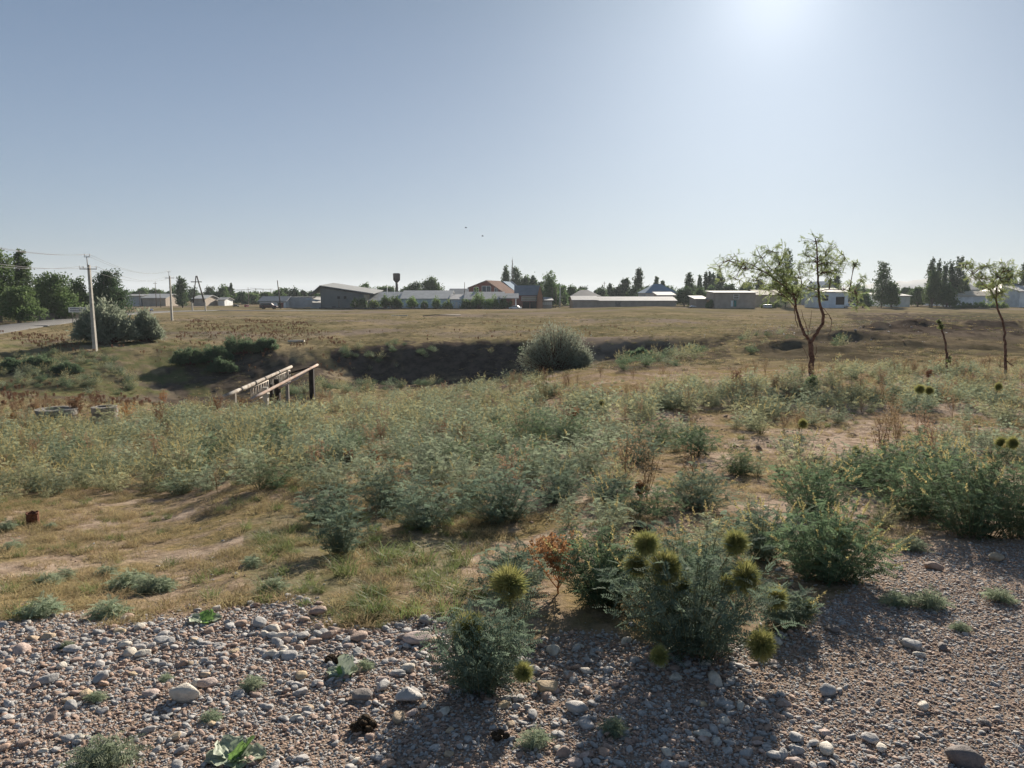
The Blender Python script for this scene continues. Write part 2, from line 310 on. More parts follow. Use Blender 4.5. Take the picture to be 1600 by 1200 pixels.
def ground_material():
    m = bpy.data.materials.new('ground_soil'); m.use_nodes = True; n, l = m.node_tree.nodes, m.node_tree.links
    b = n['Principled BSDF']; b.inputs['Roughness'].default_value = 1; b.inputs['Specular IOR Level'].default_value = 0
    tc = n.new('ShaderNodeTexCoord')
    def nz(sc, det=6, rough=.6, w=None):
        t = n.new('ShaderNodeTexNoise'); t.inputs['Scale'].default_value = sc; t.inputs['Detail'].default_value = det; t.inputs['Roughness'].default_value = rough
        l.new(tc.outputs['Object'], t.inputs['Vector']); return t.outputs[0]
    def rg(s, a, b_): r = n.new('ShaderNodeMapRange'); r.inputs[1].default_value = a; r.inputs[2].default_value = b_; l.new(s, r.inputs[0]); return r.outputs[0]
    def mix(f, a, c):
        x = n.new('ShaderNodeMix'); x.data_type = 'RGBA'
        for s, i in ((f, 0), (a, 6), (c, 7)):
            if isinstance(s, tuple): x.inputs[i].default_value = (*s, 1)
            elif isinstance(s, float): x.inputs[i].default_value = s
            else: l.new(s, x.inputs[i])
        return x.outputs[2]
    def att(nm): a = n.new('ShaderNodeAttribute'); a.attribute_name = nm; return a.outputs['Fac']
    def mul(a, b_): x = n.new('ShaderNodeMath'); x.operation = 'MULTIPLY'; l.new(a, x.inputs[0]); l.new(b_, x.inputs[1]); return x.outputs[0]
    soil = mix(rg(nz(11,8,.75), .40, .60), (.36,.275,.205), (.17,.125,.085))
    straw = mix(rg(nz(14,8,.75), .40, .60), (.30,.225,.115), (.14,.12,.06))
    base = mix(rg(nz(.9, 8, .7), .42, .56), straw, soil)
    field = mix(rg(nz(.12, 10, .72), .42, .58), (.27,.215,.13), (.15,.13,.073))
    field = mix(rg(nz(1.3, 8, .8), .50, .66), field, (.085,.07,.05))
    field = mix(rg(nz(.045, 4, .6), .50, .62), field, (.21,.17,.135))
    c = mix(att('field'), base, field)
    c = mix(att('bare'), c, mix(rg(nz(5, 8, .7), .42, .6), (.46,.36,.285), (.22,.165,.125)))
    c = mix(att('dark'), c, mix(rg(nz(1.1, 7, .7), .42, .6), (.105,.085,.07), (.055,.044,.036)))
    c = mix(att('green'), c, mix(rg(nz(1.4, 6, .7), .42, .6), (.10,.115,.05), (.15,.135,.07)))
    # fine gravel between the modelled stones
    vo = n.new('ShaderNodeTexVoronoi'); vo.inputs['Scale'].default_value = 95; l.new(tc.outputs['Object'], vo.inputs['Vector'])
    cr = n.new('ShaderNodeValToRGB'); cr.color_ramp.interpolation = 'CONSTANT'
    for i, (p_, q) in enumerate([(0,(.20,.155,.125)),(.3,(.30,.235,.19)),(.5,(.36,.26,.205)),(.68,(.26,.235,.22)),(.85,(.42,.37,.32))]):
        e = cr.color_ramp.elements[i] if i < 2 else cr.color_ramp.elements.new(p_); e.position = p_; e.color = (*q, 1)
    sp = n.new('ShaderNodeSeparateColor'); l.new(vo.outputs['Color'], sp.inputs[0]); l.new(sp.outputs[0], cr.inputs[0])
    gr = mix(rg(nz(3, 6, .7), .42, .66), cr.outputs[0], (.30,.225,.175))
    c = mix(att('gravel'), c, gr)
    l.new(c, b.inputs['Base Color'])
    b1 = n.new('ShaderNodeBump'); b1.inputs['Strength'].default_value = .7; b1.inputs['Distance'].default_value = .06; l.new(nz(9, 8, .7), b1.inputs['Height'])
    inv = n.new('ShaderNodeMath'); inv.operation = 'SUBTRACT'; inv.inputs[0].default_value = 1; l.new(vo.outputs['Distance'], inv.inputs[1])
    b2 = n.new('ShaderNodeBump'); b2.inputs['Distance'].default_value = .008; l.new(mul(inv.outputs[0], att('gravel')), b2.inputs['Height']); l.new(b1.outputs[0], b2.inputs['Normal'])
    l.new(b2.outputs[0], b.inputs['Normal']); return m

# ------------------------------------------------------------------ the ground sheet
def build_ground():
    azs = np.radians(np.unique(np.concatenate([np.arange(-43, 43.01, .16), np.arange(-180, -43, 3.), np.arange(46, 180, 3.)])))
    rs = np.exp(np.linspace(math.log(.35), math.log(9500), 800)); na, nr = len(azs), len(rs)
    A, Rr = np.meshgrid(azs, rs); X, Y = Rr*np.sin(A), Rr*np.cos(A); Z = gz(X, Y)
    V = np.stack([X, Y, Z], -1).reshape(-1, 3); V = np.vstack([V, [[0, 0, float(gz(0, .3))]]])
    i, j = np.meshgrid(np.arange(nr-1), np.arange(na), indexing='ij'); j2 = (j+1) % na
    Q = np.stack([i*na+j, i*na+j2, (i+1)*na+j2, (i+1)*na+j], -1).reshape(-1, 4)[:, ::-1]
    T = np.stack([np.full(na, len(V)-1), np.arange(na), (np.arange(na)+1) % na], -1)[:, ::-1]
    me = bpy.data.meshes.new('ground'); me.vertices.add(len(V)); me.vertices.foreach_set('co', V.astype(np.float32).ravel())
    li = np.concatenate([Q.ravel(), T.ravel()]).astype(np.int32); lt = np.concatenate([np.full(len(Q), 4), np.full(len(T), 3)])
    me.loops.add(len(li)); me.loops.foreach_set('vertex_index', li); me.polygons.add(len(lt))
    me.polygons.foreach_set('loop_start', np.concatenate([[0], np.cumsum(lt)[:-1]]).astype(np.int32)); me.polygons.foreach_set('use_smooth', np.ones(len(lt), bool))
    me.update(calc_edges=True)
    x, y, z = V.T; r = np.hypot(x, y); px, py = proj(x, np.maximum(y, .3), z); fr = y > 1
    gm = gravel_mask(x, y, z)
    nzz = fbm(x*.8, y*.8, 41, 4)
    field = sst(26, 34, r)
    bare = np.where(fr, ((px > 850) & (py > 585) & (py < 900)) * sst(.46, .58, nzz) * .9, 0)
    bare = np.maximum(bare, np.where(fr & (px < 500) & (py > 780), sst(.50, .60, nzz) * .8, 0))
    bare = np.maximum(bare, np.where(fr & (px > 640) & (px < 900) & (py > 780) & (py < 930), sst(.45, .55, nzz)*.9, 0))
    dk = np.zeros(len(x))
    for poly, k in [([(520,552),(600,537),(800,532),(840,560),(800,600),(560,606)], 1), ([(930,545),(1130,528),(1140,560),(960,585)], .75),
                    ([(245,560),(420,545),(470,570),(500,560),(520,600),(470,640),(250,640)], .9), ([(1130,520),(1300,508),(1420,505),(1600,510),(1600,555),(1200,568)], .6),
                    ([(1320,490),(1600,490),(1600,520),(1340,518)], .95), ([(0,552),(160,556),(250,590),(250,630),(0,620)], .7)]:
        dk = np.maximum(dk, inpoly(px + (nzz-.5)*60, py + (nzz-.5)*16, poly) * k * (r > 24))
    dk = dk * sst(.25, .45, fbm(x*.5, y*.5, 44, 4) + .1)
    green = np.where(fr & (r > 45) & (px < 330) & (py > 530) & (py < 620), sst(.42, .6, nzz) * .9, 0)
    green = np.maximum(green, np.where(fr & (r < 12) & (px > 380) & (px < 720) & (py > 800), sst(.4, .6, nzz)*.6, 0))
    green = np.maximum(green, np.where(r > 60, sst(.55, .66, fbm(x*.06, y*.06, 47, 4)) * .35, 0))
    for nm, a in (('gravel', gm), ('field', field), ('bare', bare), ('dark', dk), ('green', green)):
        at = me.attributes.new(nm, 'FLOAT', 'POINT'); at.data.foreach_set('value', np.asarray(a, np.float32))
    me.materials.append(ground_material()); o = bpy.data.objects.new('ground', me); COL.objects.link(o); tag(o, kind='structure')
build_ground()
def build_road():
    pts = []
    for a, b in zip(RP[:-1], RP[1:]):
        for t in np.linspace(0, 1, 10, endpoint=False): pts.append(a.lerp(b, t))
    pts.append(RP[-1]); mb = MB(); V = []
    for i, p in enumerate(pts):
        t = pts[min(i+2, len(pts)-1)] - pts[max(i-2, 0)]; nrm = Vector((-t.y, t.x, 0)).normalized()
        for o_, dz in ((-3.2,-.1),(-3.0,.10),(0,.14),(3.0,.10),(3.2,-.1)): V.append(tuple(p + nrm*o_ + Vector((0,0,dz))))
    n = len(pts); mb.add(V, [(i*5+j, i*5+j+1, (i+1)*5+j+1, (i+1)*5+j) for i in range(n-1) for j in range(4)], True)
    o = mb.build('road', mat('asphalt', (.135,.13,.125), .85, .3, var=.12, vscale=.6, coords='Object')); tag(o, kind='structure')
build_road()
def build_hills():
    mb = MB(); xs = np.linspace(2200, 9000, 160); rows = []
    prof = np.interp(xs, [2200,3600,4200,4700,5000,5200,5450,5700,6100,6700,9000], [0,40,110,150,210,175,190,130,120,60,0])
    for k, f in ((0,0),(1,.55),(2,1),(3,.5),(4,0)):
        rows.append([(x, 8200 + k*260, -3.4 + max(0, h*f*(.85+.3*vnoise(np.array(x/90.), np.array(k*1.7), 9)))) for x, h in zip(xs, prof)])
    n = len(xs); rows = [[(x*.42, y*.42, -3.4+(z+3.4)*.42) for x,y,z in r_] for r_ in rows]; mb.add(sum(rows, []), [(k*n+i, k*n+i+1, (k+1)*n+i+1, (k+1)*n+i) for k in range(4) for i in range(n-1)], True)
    tag(mb.build('mountains', mat('mountain_rock', (.2,.19,.17), var=.2, vscale=.004)), kind='structure')
build_hills()

# ------------------------------------------------------------------ plant geometry
def nrm(a): return a / np.maximum(np.linalg.norm(a, axis=-1, keepdims=True), 1e-9)
def leafq(c, d, up, L, W):
    """diamond leaves: base c, direction d, plane side = d x up"""
    sdv = nrm(np.cross(d, up)); L = np.asarray(L)[..., None] if np.ndim(L) else L; W = np.asarray(W)[..., None] if np.ndim(W) else W
    return np.stack([c, c + d*L*.45 + sdv*W*.5, c + d*L, c + d*L*.45 - sdv*W*.5], 1)
def rdir(n, zb=0):
    v = rng.normal(size=(n, 3)); v[:, 2] += zb; return nrm(v)
def stem_path(h, tilt, az, bend, n=7):
    s = np.linspace(0, 1, n)[:, None]; d = np.array([math.cos(az), math.sin(az), 0]); t = tilt + bend*s
    step = np.concatenate([np.sin(t)*d[None, :2], np.cos(t)], 1) * h/(n-1)
    return np.vstack([[0,0,0], np.cumsum(step[1:], 0)])
def feather_plant(seed, h=.5, w=.5, nstem=18, leaf=.10, pairs=7, lf=.02, lw=.007, per=11, spikes=.3, droop=.5, start=.15, root=.10):
    """weed with feathery leaves on arching stems; returns (stems MB, leaves MB, spikes MB, tips)"""
    global rng; old = rng; rng = np.random.default_rng(seed)
    st, le, sp, tips = MB(), MB(), MB(), []
    for k in range(nstem):
        az = k*2.4 + rng.uniform(-.4,.4); q = (k+.5)/nstem; hh = h*rng.uniform(.72, 1.05)*(1.02-.30*q)
        tilt = min(1.25, math.atan(w/h*.95*q**.75)*rng.uniform(.7,1.2)); path = stem_path(hh*(1+.12*q), tilt, az, .5*droop*q + .1)
        path = path + np.array([math.cos(az), math.sin(az), 0])*w*root*q
        st.tube(path, np.linspace(.0035, .0012, len(path)), 3, False)
        s = np.linspace(start, 1, per) + rng.uniform(-.02,.02,per); idx = np.clip(s,0,1)*(len(path)-1); i0 = np.minimum(idx.astype(int), len(path)-2)
        b = path[i0] + (path[i0+1]-path[i0])*(idx-i0)[:,None]; t = nrm(path[i0+1]-path[i0])
        la = np.arange(per)*2.4 + az; out = np.stack([np.cos(la), np.sin(la), np.zeros(per)], 1)
        d = nrm(t*rng.uniform(.35,.95,(per,1)) + out); L = leaf*(1 - .55*np.abs(s-.5)*1.2)*rng.uniform(.8,1.2,per)
        upv = nrm(np.cross(np.cross(d, t), d) + rng.normal(0,.3,(per,3)))
        # rachis leaflets
        u = (np.arange(pairs)+.6)/pairs; dr = -.25
        B = b[:,None,:] + d[:,None,:]*(L[:,None]*u[None])[...,None] + np.array([0,0,dr])*(L[:,None]*u[None]**2)[...,None]
        side = nrm(np.cross(d, upv)); D = np.repeat(d[:,None,:], pairs, 1); U = np.repeat(upv[:,None,:], pairs, 1)
        for sg in (-1, 1):
            dd = nrm(D*.55 + sg*side[:,None,:]*.95 + U*rng.uniform(-.1,.45,(per,pairs,1))); ll = lf*(1.15-.5*u)[None,:]*rng.uniform(.8,1.2,(per,pairs))
            le.addq(leafq(B.reshape(-1,3), dd.reshape(-1,3), U.reshape(-1,3)+.01, ll.ravel(), np.full(ll.size, lw)))
        le.addq(leafq(B[:,-1], d, upv, np.full(per, lf), np.full(per, lw)))
        if rng.random() < spikes:            # pale yellow seed spike at the tip
            e = path[-1]; tt = nrm(path[-1]-path[-2]); m = 34; v = rng.random(m); SL = rng.uniform(.06,.13)
            c = e + tt*(v*SL)[:,None] ; dd = nrm(rdir(m) + tt*.8); sp.addq(leafq(c, dd, rdir(m), rng.uniform(.010,.02,m)*(1.2-.6*v), np.full(m,.006)))
            sp.tube([e, e+tt*SL], [.0015,.001], 3, False)
        tips.append(path[-1])
    rng = old; return st, le, sp, tips
def merge_build(name, parts):
    mb = MB(); mats = []
    for p, m in parts:
        if not p.f: continue
        for f, sm in zip(p.f, p.sm): mb.f.append(tuple(i + mb.n for i in f)); mb.m.append(len(mats)); mb.sm.append(sm)
        mb.v += p.v; mb.n += p.n; mats.append(m)
    return mb.build(name, mats)
def spiky_ball(r, seed, n=1700, squash=1.0):
    g = np.random.default_rng(seed); d = nrm(g.normal(size=(n,3))); mb = MB(); d2 = nrm(d + g.normal(0,.28,(n,3)))
    sq = np.array([g.uniform(.85,1.05), g.uniform(.85,1.05), g.uniform(.88,1.22)]); o_ = g.uniform(0,9,3); nn_ = np.array([mnoise.noise(Vector(q*1.6 + o_)) for q in d]); c = d*r*.25; L = r*g.uniform(.50,.88,n)*(1+.45*nn_); d2 = d2*sq; sdv = nrm(np.cross(d2, g.normal(size=(n,3)))); W = r*.017
    mid = c + d2*(L*.5)[:,None]; tip = c + d2*L[:,None] + g.normal(0,.06,(n,3))*r
    V = np.stack([c - sdv*W, c + sdv*W, mid + sdv*W, mid - sdv*W], 1); mb.addq(V)
    V = np.stack([mid - sdv*W, mid + sdv*W, tip + sdv*W*.3, tip - sdv*W*.3], 1); mb.addq(V)
    # woolly heart
    ic = [(math.cos(a)*math.cos(b), math.sin(a)*math.cos(b), math.sin(b)) for b in np.linspace(-1.4,1.4,7) for a in np.linspace(0,2*math.pi,10,endpoint=False)]
    mb.add(np.array(ic)*r*.42, [(i*10+j, i*10+(j+1)%10, (i+1)*10+(j+1)%10, (i+1)*10+j) for i in range(6) for j in range(10)], True)
    return mb
def tuft(seed, n=40, h=.12, spread=.05, wdt=.004, lean=.5, mat_=None):
    g = np.random.default_rng(seed); mb = MB(); az = g.uniform(0,6.28,n); r = spread*np.sqrt(g.random(n)); b = np.stack([r*np.cos(g.uniform(0,6.28,n)), r*np.sin(g.uniform(0,6.28,n)), np.full(n,-.005)],1)
    H = h*g.uniform(.45,1.1,n); le = g.uniform(.1,lean*1.3,n); o = np.stack([np.cos(az)*le, np.sin(az)*le, np.ones(n)],1)
    m = b + o*(H*.5)[:,None]; t = b + np.stack([np.cos(az)*le*1.7, np.sin(az)*le*1.7, .9-.3*le],1)*H[:,None]
    s = np.stack([-np.sin(az), np.cos(az), np.zeros(n)],1)*wdt/2; s = np.where(g.random((n,1))<.5, s, np.stack([np.cos(az),np.sin(az),0*az],1)*wdt/2)
    mb.addq(np.stack([b-s,b+s,m+s*.8,m-s*.8],1)); mb.addq(np.stack([m-s*.8,m+s*.8,t+s*.1,t-s*.1],1)); return mb
def dock(seed, h=.5, nb=9, dens=26, cl=.012, spread=.6):
    """dry dock weed: branching stalk carrying clusters of small papery seeds"""
    g = np.random.default_rng(seed); st, cb = MB(), MB()
    for k in range(nb):
        az = k*2.4; s0 = g.uniform(.05,.55)*h if k else 0; L = (h - s0)*g.uniform(.7,1.0); tl = 0 if k == 0 else g.uniform(.3,.8)*spread
        p = [np.array([0,0,s0])]; 
        for i in range(5): a = tl*(1-i*.12); p.append(p[-1] + np.array([math.cos(az)*math.sin(a), math.sin(az)*math.sin(a), math.cos(a)])*L/5 + g.normal(0,.006,3))
        st.tube(p, np.linspace(.005,.002,6)*(1.2 if k==0 else .8), 4, False)
        for j in range(2, 6):
            for c in range(3):
                q = p[j] + g.normal(0,.022,3)*h/.5; m = dens//3; dd = nrm(g.normal(size=(m,3))); cb.addq(leafq(q + dd*.006, dd, nrm(g.normal(size=(m,3))), np.full(m,cl), np.full(m,cl*.8)))
    return st, cb

# ------------------------------------------------------------------ scatter tools
def stuff(name, sources, pts, scl, label, cat, rz=None, tilt=0.0, sq=None):
    """one object whose points carry instances of the given (visible) source objects"""
    n = len(pts); me = bpy.data.meshes.new(name); me.vertices.add(n); me.vertices.foreach_set('co', np.asarray(pts, np.float32).ravel())
    rot = np.zeros((n,3), np.float32); rot[:,2] = rng.uniform(0,6.28,n) if rz is None else rz; rot[:,:2] = rng.normal(0, tilt, (n,2)) if tilt else 0
    sc = np.repeat(np.asarray(scl, np.float32)[:,None], 3, 1)
    if sq is not None: sc = sc * sq.astype(np.float32)
    a = me.attributes.new('rot','FLOAT_VECTOR','POINT'); a.data.foreach_set('vector', rot.ravel())
    a = me.attributes.new('scl','FLOAT_VECTOR','POINT'); a.data.foreach_set('vector', sc.ravel())
    a = me.attributes.new('idx','INT','POINT'); a.data.foreach_set('value', rng.integers(0, len(sources), n).astype(np.int32))
    o = bpy.data.objects.new(name, me); COL.objects.link(o)
    ng = bpy.data.node_groups.new(name, 'GeometryNodeTree'); ng.interface.new_socket('Geometry', in_out='INPUT', socket_type='NodeSocketGeometry'); ng.interface.new_socket('Geometry', in_out='OUTPUT', socket_type='NodeSocketGeometry')
    N, L = ng.nodes, ng.links; gi, go = N.new('NodeGroupInput'), N.new('NodeGroupOutput'); jn = N.new('GeometryNodeJoinGeometry')
    for s in sources:
        oi = N.new('GeometryNodeObjectInfo'); oi.transform_space = 'ORIGINAL'; oi.inputs['Object'].default_value = s; oi.inputs['As Instance'].default_value = True
        L.new(oi.outputs['Geometry'], jn.inputs[0])
    ip = N.new('GeometryNodeInstanceOnPoints'); ip.inputs['Pick Instance'].default_value = True
    def na(nm, dt): x = N.new('GeometryNodeInputNamedAttribute'); x.data_type = dt; x.inputs['Name'].default_value = nm; return x.outputs['Attribute']
    er = N.new('FunctionNodeEulerToRotation'); L.new(na('rot','FLOAT_VECTOR'), er.inputs[0]); L.new(er.outputs[0], ip.inputs['Rotation'])
    L.new(na('scl','FLOAT_VECTOR'), ip.inputs['Scale']); L.new(na('idx','INT'), ip.inputs['Instance Index'])
    L.new(gi.outputs[0], ip.inputs['Points']); L.new(jn.outputs[0], ip.inputs['Instance']); L.new(ip.outputs[0], go.inputs[0])
    md = o.modifiers.new('scatter', 'NODES'); md.node_group = ng
    return tag(o, label, cat, kind='stuff')
def world_samples(n, y0, y1, umax=.82, power=1.0):
    """points with equal density per square metre^power..: returns x,y,z,px,py"""
    y = np.sqrt(rng.uniform(y0*y0, y1*y1, n)) if power == 1 else np.exp(rng.uniform(math.log(y0), math.log(y1), n))
    x = rng.uniform(-umax, umax, n)*y; z = gz(x, y); px, py = proj(x, y, z); return x, y, z, px, py
class Sources:
    """source meshes; the first use of each becomes a real, placed object and later uses copy it"""
    def __init__(s, makers, name): s.objs = [m() for m in makers]; s.name = name; s.used = [False]*len(makers)
    def place(s, i, loc, rz, sc, label, cat, group):
        i = i % len(s.objs); o = s.objs[i]
        if s.used[i]: o = o.copy(); COL.objects.link(o)
        s.used[i] = True; o.location = loc; o.rotation_euler = (0, 0, rz); o.scale = sc if hasattr(sc, '__len__') else (sc,)*3
        return tag(o, label, cat, group)
USE_HAZE = True

# ------------------------------------------------------------------ stones
def stone_mat(nm, cols):
    m = bpy.data.materials.new(nm); m.use_nodes = True; n, l = m.node_tree.nodes, m.node_tree.links; b = n['Principled BSDF']
    b.inputs['Roughness'].default_value = .78; b.inputs['Specular IOR Level'].default_value = .25
    oi = n.new('ShaderNodeObjectInfo'); cr = n.new('ShaderNodeValToRGB'); cr.color_ramp.interpolation = 'CONSTANT'
    for i, c in enumerate(cols):
        e = cr.color_ramp.elements[i] if i < 2 else cr.color_ramp.elements.new(.5); e.position = i/len(cols); e.color = (*c, 1)
    l.new(oi.outputs['Random'], cr.inputs[0]); tc = n.new('ShaderNodeTexCoord'); nz = n.new('ShaderNodeTexNoise'); nz.inputs['Scale'].default_value = 2.2; nz.inputs['Detail'].default_value = 7; nz.inputs['Roughness'].default_value = .7
    ad = n.new('ShaderNodeVectorMath'); l.new(tc.outputs['Object'], ad.inputs[0]); cb = n.new('ShaderNodeCombineXYZ'); mu = n.new('ShaderNodeMath'); mu.operation = 'MULTIPLY'; mu.inputs[1].default_value = 91
    l.new(oi.outputs['Random'], mu.inputs[0]); l.new(mu.outputs[0], cb.inputs[0]); l.new(cb.outputs[0], ad.inputs[1]); l.new(ad.outputs[0], nz.inputs['Vector'])
    mr = n.new('ShaderNodeMapRange'); mr.inputs[1].default_value = .3; mr.inputs[2].default_value = .7; mr.inputs[3].default_value = .62; mr.inputs[4].default_value = 1.25
    l.new(nz.outputs[0], mr.inputs[0]); h = n.new('ShaderNodeHueSaturation'); l.new(cr.outputs[0], h.inputs['Color']); l.new(mr.outputs[0], h.inputs['Value']); l.new(h.outputs[0], b.inputs['Base Color'])
    bp = n.new('ShaderNodeBump'); bp.inputs['Strength'].default_value = .35; bp.inputs['Distance'].default_value = .15; l.new(nz.outputs[0], bp.inputs['Height']); l.new(bp.outputs[0], b.inputs['Normal'])
    return m
ST_ALL = stone_mat('river_stone', [(.38,.345,.325),(.45,.34,.275),(.31,.27,.255),(.47,.335,.275),(.52,.47,.41),(.33,.33,.345),(.42,.28,.225),(.58,.52,.45),(.31,.26,.23),(.45,.385,.345),(.26,.235,.23),(.50,.41,.34),(.46,.30,.21)])
ST = {'grey': stone_mat('stone_grey', [(.42,.40,.385),(.38,.37,.36)]), 'pale': stone_mat('stone_pale', [(.60,.54,.46),(.56,.52,.45)]), 'brown': stone_mat('stone_brown', [(.40,.28,.215),(.37,.27,.22)]),
      'dark': stone_mat('stone_dark', [(.20,.17,.16),(.22,.19,.175)]), 'tan': stone_mat('stone_tan', [(.52,.40,.26),(.48,.37,.26)]), 'pink': stone_mat('stone_pink', [(.48,.37,.32),(.45,.36,.32)])}
import bmesh
def stone_mesh(seed, sub=2, ang=0.0):
    g = np.random.default_rng(seed); bm = bmesh.new(); bmesh.ops.create_icosphere(bm, subdivisions=sub, radius=.5)
    o = g.uniform(0, 50, 3); sx = np.array([1, g.uniform(.6,.92), g.uniform(.30,.62)])
    planes = [(Vector(nrm(g.normal(size=3))), g.uniform(.26,.42)) for _ in range(int(5 + ang*8))]
    for v in bm.verts:
        p = v.co.copy(); k = 1 + .22*mnoise.noise(p*1.9 + Vector(o)) + .09*mnoise.noise(p*5 + Vector(o)); p = p*k
        for q, d in planes:
            e = p.dot(q) - d
            if e > 0: p -= q*e*(.75 + .2*ang)
        v.co = Vector((p.x*sx[0], p.y*sx[1], p.z*sx[2]))
    me = bpy.data.meshes.new('stone'); bm.to_mesh(me); bm.free()
    me.polygons.foreach_set('use_smooth', np.full(len(me.polygons), True)); me.materials.append(ST_ALL)
    o = bpy.data.objects.new('stone', me); COL.objects.link(o); return o
STONES = Sources([(lambda k=k: stone_mesh(100+k, 3 if k < 8 else 2, (k % 3)*.5)) for k in range(12)], 'stone')
NAMED = [(290,1092,44,'pale','large pale oval river stone in the gravel, biggest of those near the lower left'),(322,1072,30,'pink','rounded pinkish-grey stone touching the big pale oval stone'),
 (222,1026,24,'pale','smooth pale stone standing alone on fine gravel at the left'),(110,1018,22,'grey','grey wedge stone beside a small green weed at the left'),
 (75,1066,30,'grey','flat grey stone near the left edge with a pale one beside it'),(160,1062,30,'grey','dull grey slab stone tilted over a small orange stone'),
 (162,1072,16,'brown','small orange brown stone under the tilted grey slab'),(135,1088,26,'tan','tan stone with a smooth top below the tilted grey slab'),
 (495,960,32,'brown','round reddish-brown stone at the upper edge of the gravel bank'),(405,978,30,'grey','upright angular grey stone at the grass edge'),(426,996,22,'grey','small pointed grey stone just below the upright angular stone'),
 (200,968,26,'brown','low brown stone half sunk in dry grass at the gravel edge'),(105,965,14,'pale','tiny pale stone sitting alone in the dry soil above the gravel'),
 (655,1004,44,'pink','long pinkish-grey boulder left of the weed with the round spiky head'),(634,1000,24,'brown','pointed brown stone leaning next to the long pinkish boulder'),
 (565,1092,32,'dark','dark brown angular block of stone above the dung pile'),(598,1078,30,'grey','rounded pale grey stone right of the dark angular block'),(636,1096,42,'grey','wide flat grey stone beside the shade of the spiky weed'),
 (622,1126,26,'tan','orange tan broken stone below the wide flat grey stone'),(853,1078,38,'tan','rounded tan boulder right of the spiky-headed weed'),(832,1122,25,'grey','ball shaped grey stone below the rounded tan boulder'),
 (900,1112,34,'grey','speckled grey stone with a lumpy top near the bottom centre'),(472,1060,26,'tan','flat tan stone left of the wilted broad-leaf plant'),(470,1000,28,'grey','grey blue stone among the pebbles below the reddish-brown stone'),
 (500,984,20,'pink','smooth pink pebble just below the reddish-brown stone'),(560,1000,30,'brown','red brown pointed stone with a shaded face above the broad-leaf plant'),(665,972,26,'grey','square grey stone at the grass edge by a green tuft'),
 (1425,1012,30,'grey','grey stone with a flat sunlit top on the gravel track at the right'),(1437,1026,18,'pale','pale pebble just below the flat-topped stone on the track'),(1472,1014,20,'dark','small dark round stone on the gravel track'),
 (1292,1084,28,'grey','blunt grey stone alone in reddish fine gravel'),(1245,1158,26,'grey','bluish grey stone, left one of three in a row near the bottom'),(1270,1166,20,'grey','narrow grey stone, middle one of three in a row near the bottom'),
 (1292,1176,30,'pale','pale grey stone, right one of three in a row near the bottom'),(1360,1158,30,'grey','olive grey oval stone with a dark end on the lower gravel track'),(1378,1174,22,'pale','cream flat stone beside the olive grey oval stone'),
 (1508,1194,50,'dark','large dark angular stone with a pale top at the bottom of the track'),(1300,985,26,'dark','dark jagged stone beside the small spiky bush on the gravel'),(1458,890,28,'brown','low brown lump of stone on bare soil at the right'),
 (1556,876,26,'tan','tan stone in the shadow band below the big right bushes'),(1236,976,22,'pale','cream stone in the gap right of the big spiky bush'),(1540,1134,18,'dark','round dark pebble on the pale gravel at the right'),
 (1443,1107,20,'pale','white disc shaped stone on the gravel track'),(1290,1148,20,'pink','pinkish round stone above the three stones in a row'),(370,900,14,'grey','lone grey stone in dry grass left of centre'),(375,938,14,'pale','little flat pale stone in dry grass above the gravel'),
 (1208,1185,26,'grey','dusty grey stone at the bottom edge right of centre'),(945,1180,24,'brown','brown round stone at the bottom edge near the centre')]
for i, (px, py, wp, c, lab) in enumerate(NAMED):
    g = G(px, py); s = wp*math.hypot(g.y, 1.6)/FPX*1.02
    o = STONES.place(i, (g.x, g.y, g.z + s*.17), rng.uniform(0,6.28) if wp < 40 else rng.uniform(-.4,.4), s, lab, 'stone', None)
    o.name = 'stone'; o.material_slots[0].link = 'OBJECT'; o.material_slots[0].material = ST[c]
def stones():
    n = 620000; x, y, z, px, py = world_samples(n, 1.75, 6.9, .80)
    gm = gravel_mask(x, y, z); right = sst(1150, 1350, px); pat = fbm(x*1.3, y*1.3, 61, 3)
    size = .0090*(1/np.maximum(rng.random(n), 1e-4))**.35; cap = np.where(right > .5, .04, .065); size = np.minimum(size, cap*rng.uniform(.5,1,n))
    edge = np.exp(-((py - gravel_edge(px) - 45)/50)**2)*(px < 1150)
    size = size*(1 + .55*edge*(rng.random(n) < .35)) * (1 - .08*right)
    keep = (rng.random(n) < gm*np.clip(.85 + (pat-.5)*2.4, .5, 1)) | ((rng.random(n) < .006) & (y < 7)) | ((rng.random(n) < .06) & (px > 1180) & (y < 6.5))
    keep &= (rng.random(n) < np.clip((proj(x,y,z)[1]-780)/250,.45,1)*.72)
    x, y, z, size = x[keep], y[keep], z[keep], size[keep]; order = np.argsort(-size/np.hypot(y, 1.6)); x, y, z, size = (a[order] for a in (x, y, z, size))
    px, py = proj(x, y, z); vis = np.where((px > 5) & (px < 1595) & (py < 1195))[0][:250]; m = np.ones(len(x), bool); m[vis] = False
    for k, i in enumerate(vis):
        o = STONES.place(k, (x[i], y[i], z[i] + size[i]*.10), rng.uniform(0,6.28), size[i]*rng.uniform(.9,1.2), 'rounded grey to brown river stone lying loose among other stones in the gravel', 'stone', 'middle-sized stones in the gravel'); o.name = 'stone'
        o.rotation_euler = (rng.normal(0,.22), rng.normal(0,.22), rng.uniform(0,6.28))
    stuff('pebbles', STONES.objs[8:], np.stack([x[m], y[m], z[m] + size[m]*.11], 1), size[m], 'small loose pebbles covering the gravel bank and track', 'gravel', tilt=.3, sq=rng.uniform(.8,1.25,(m.sum(),3)))
stones()

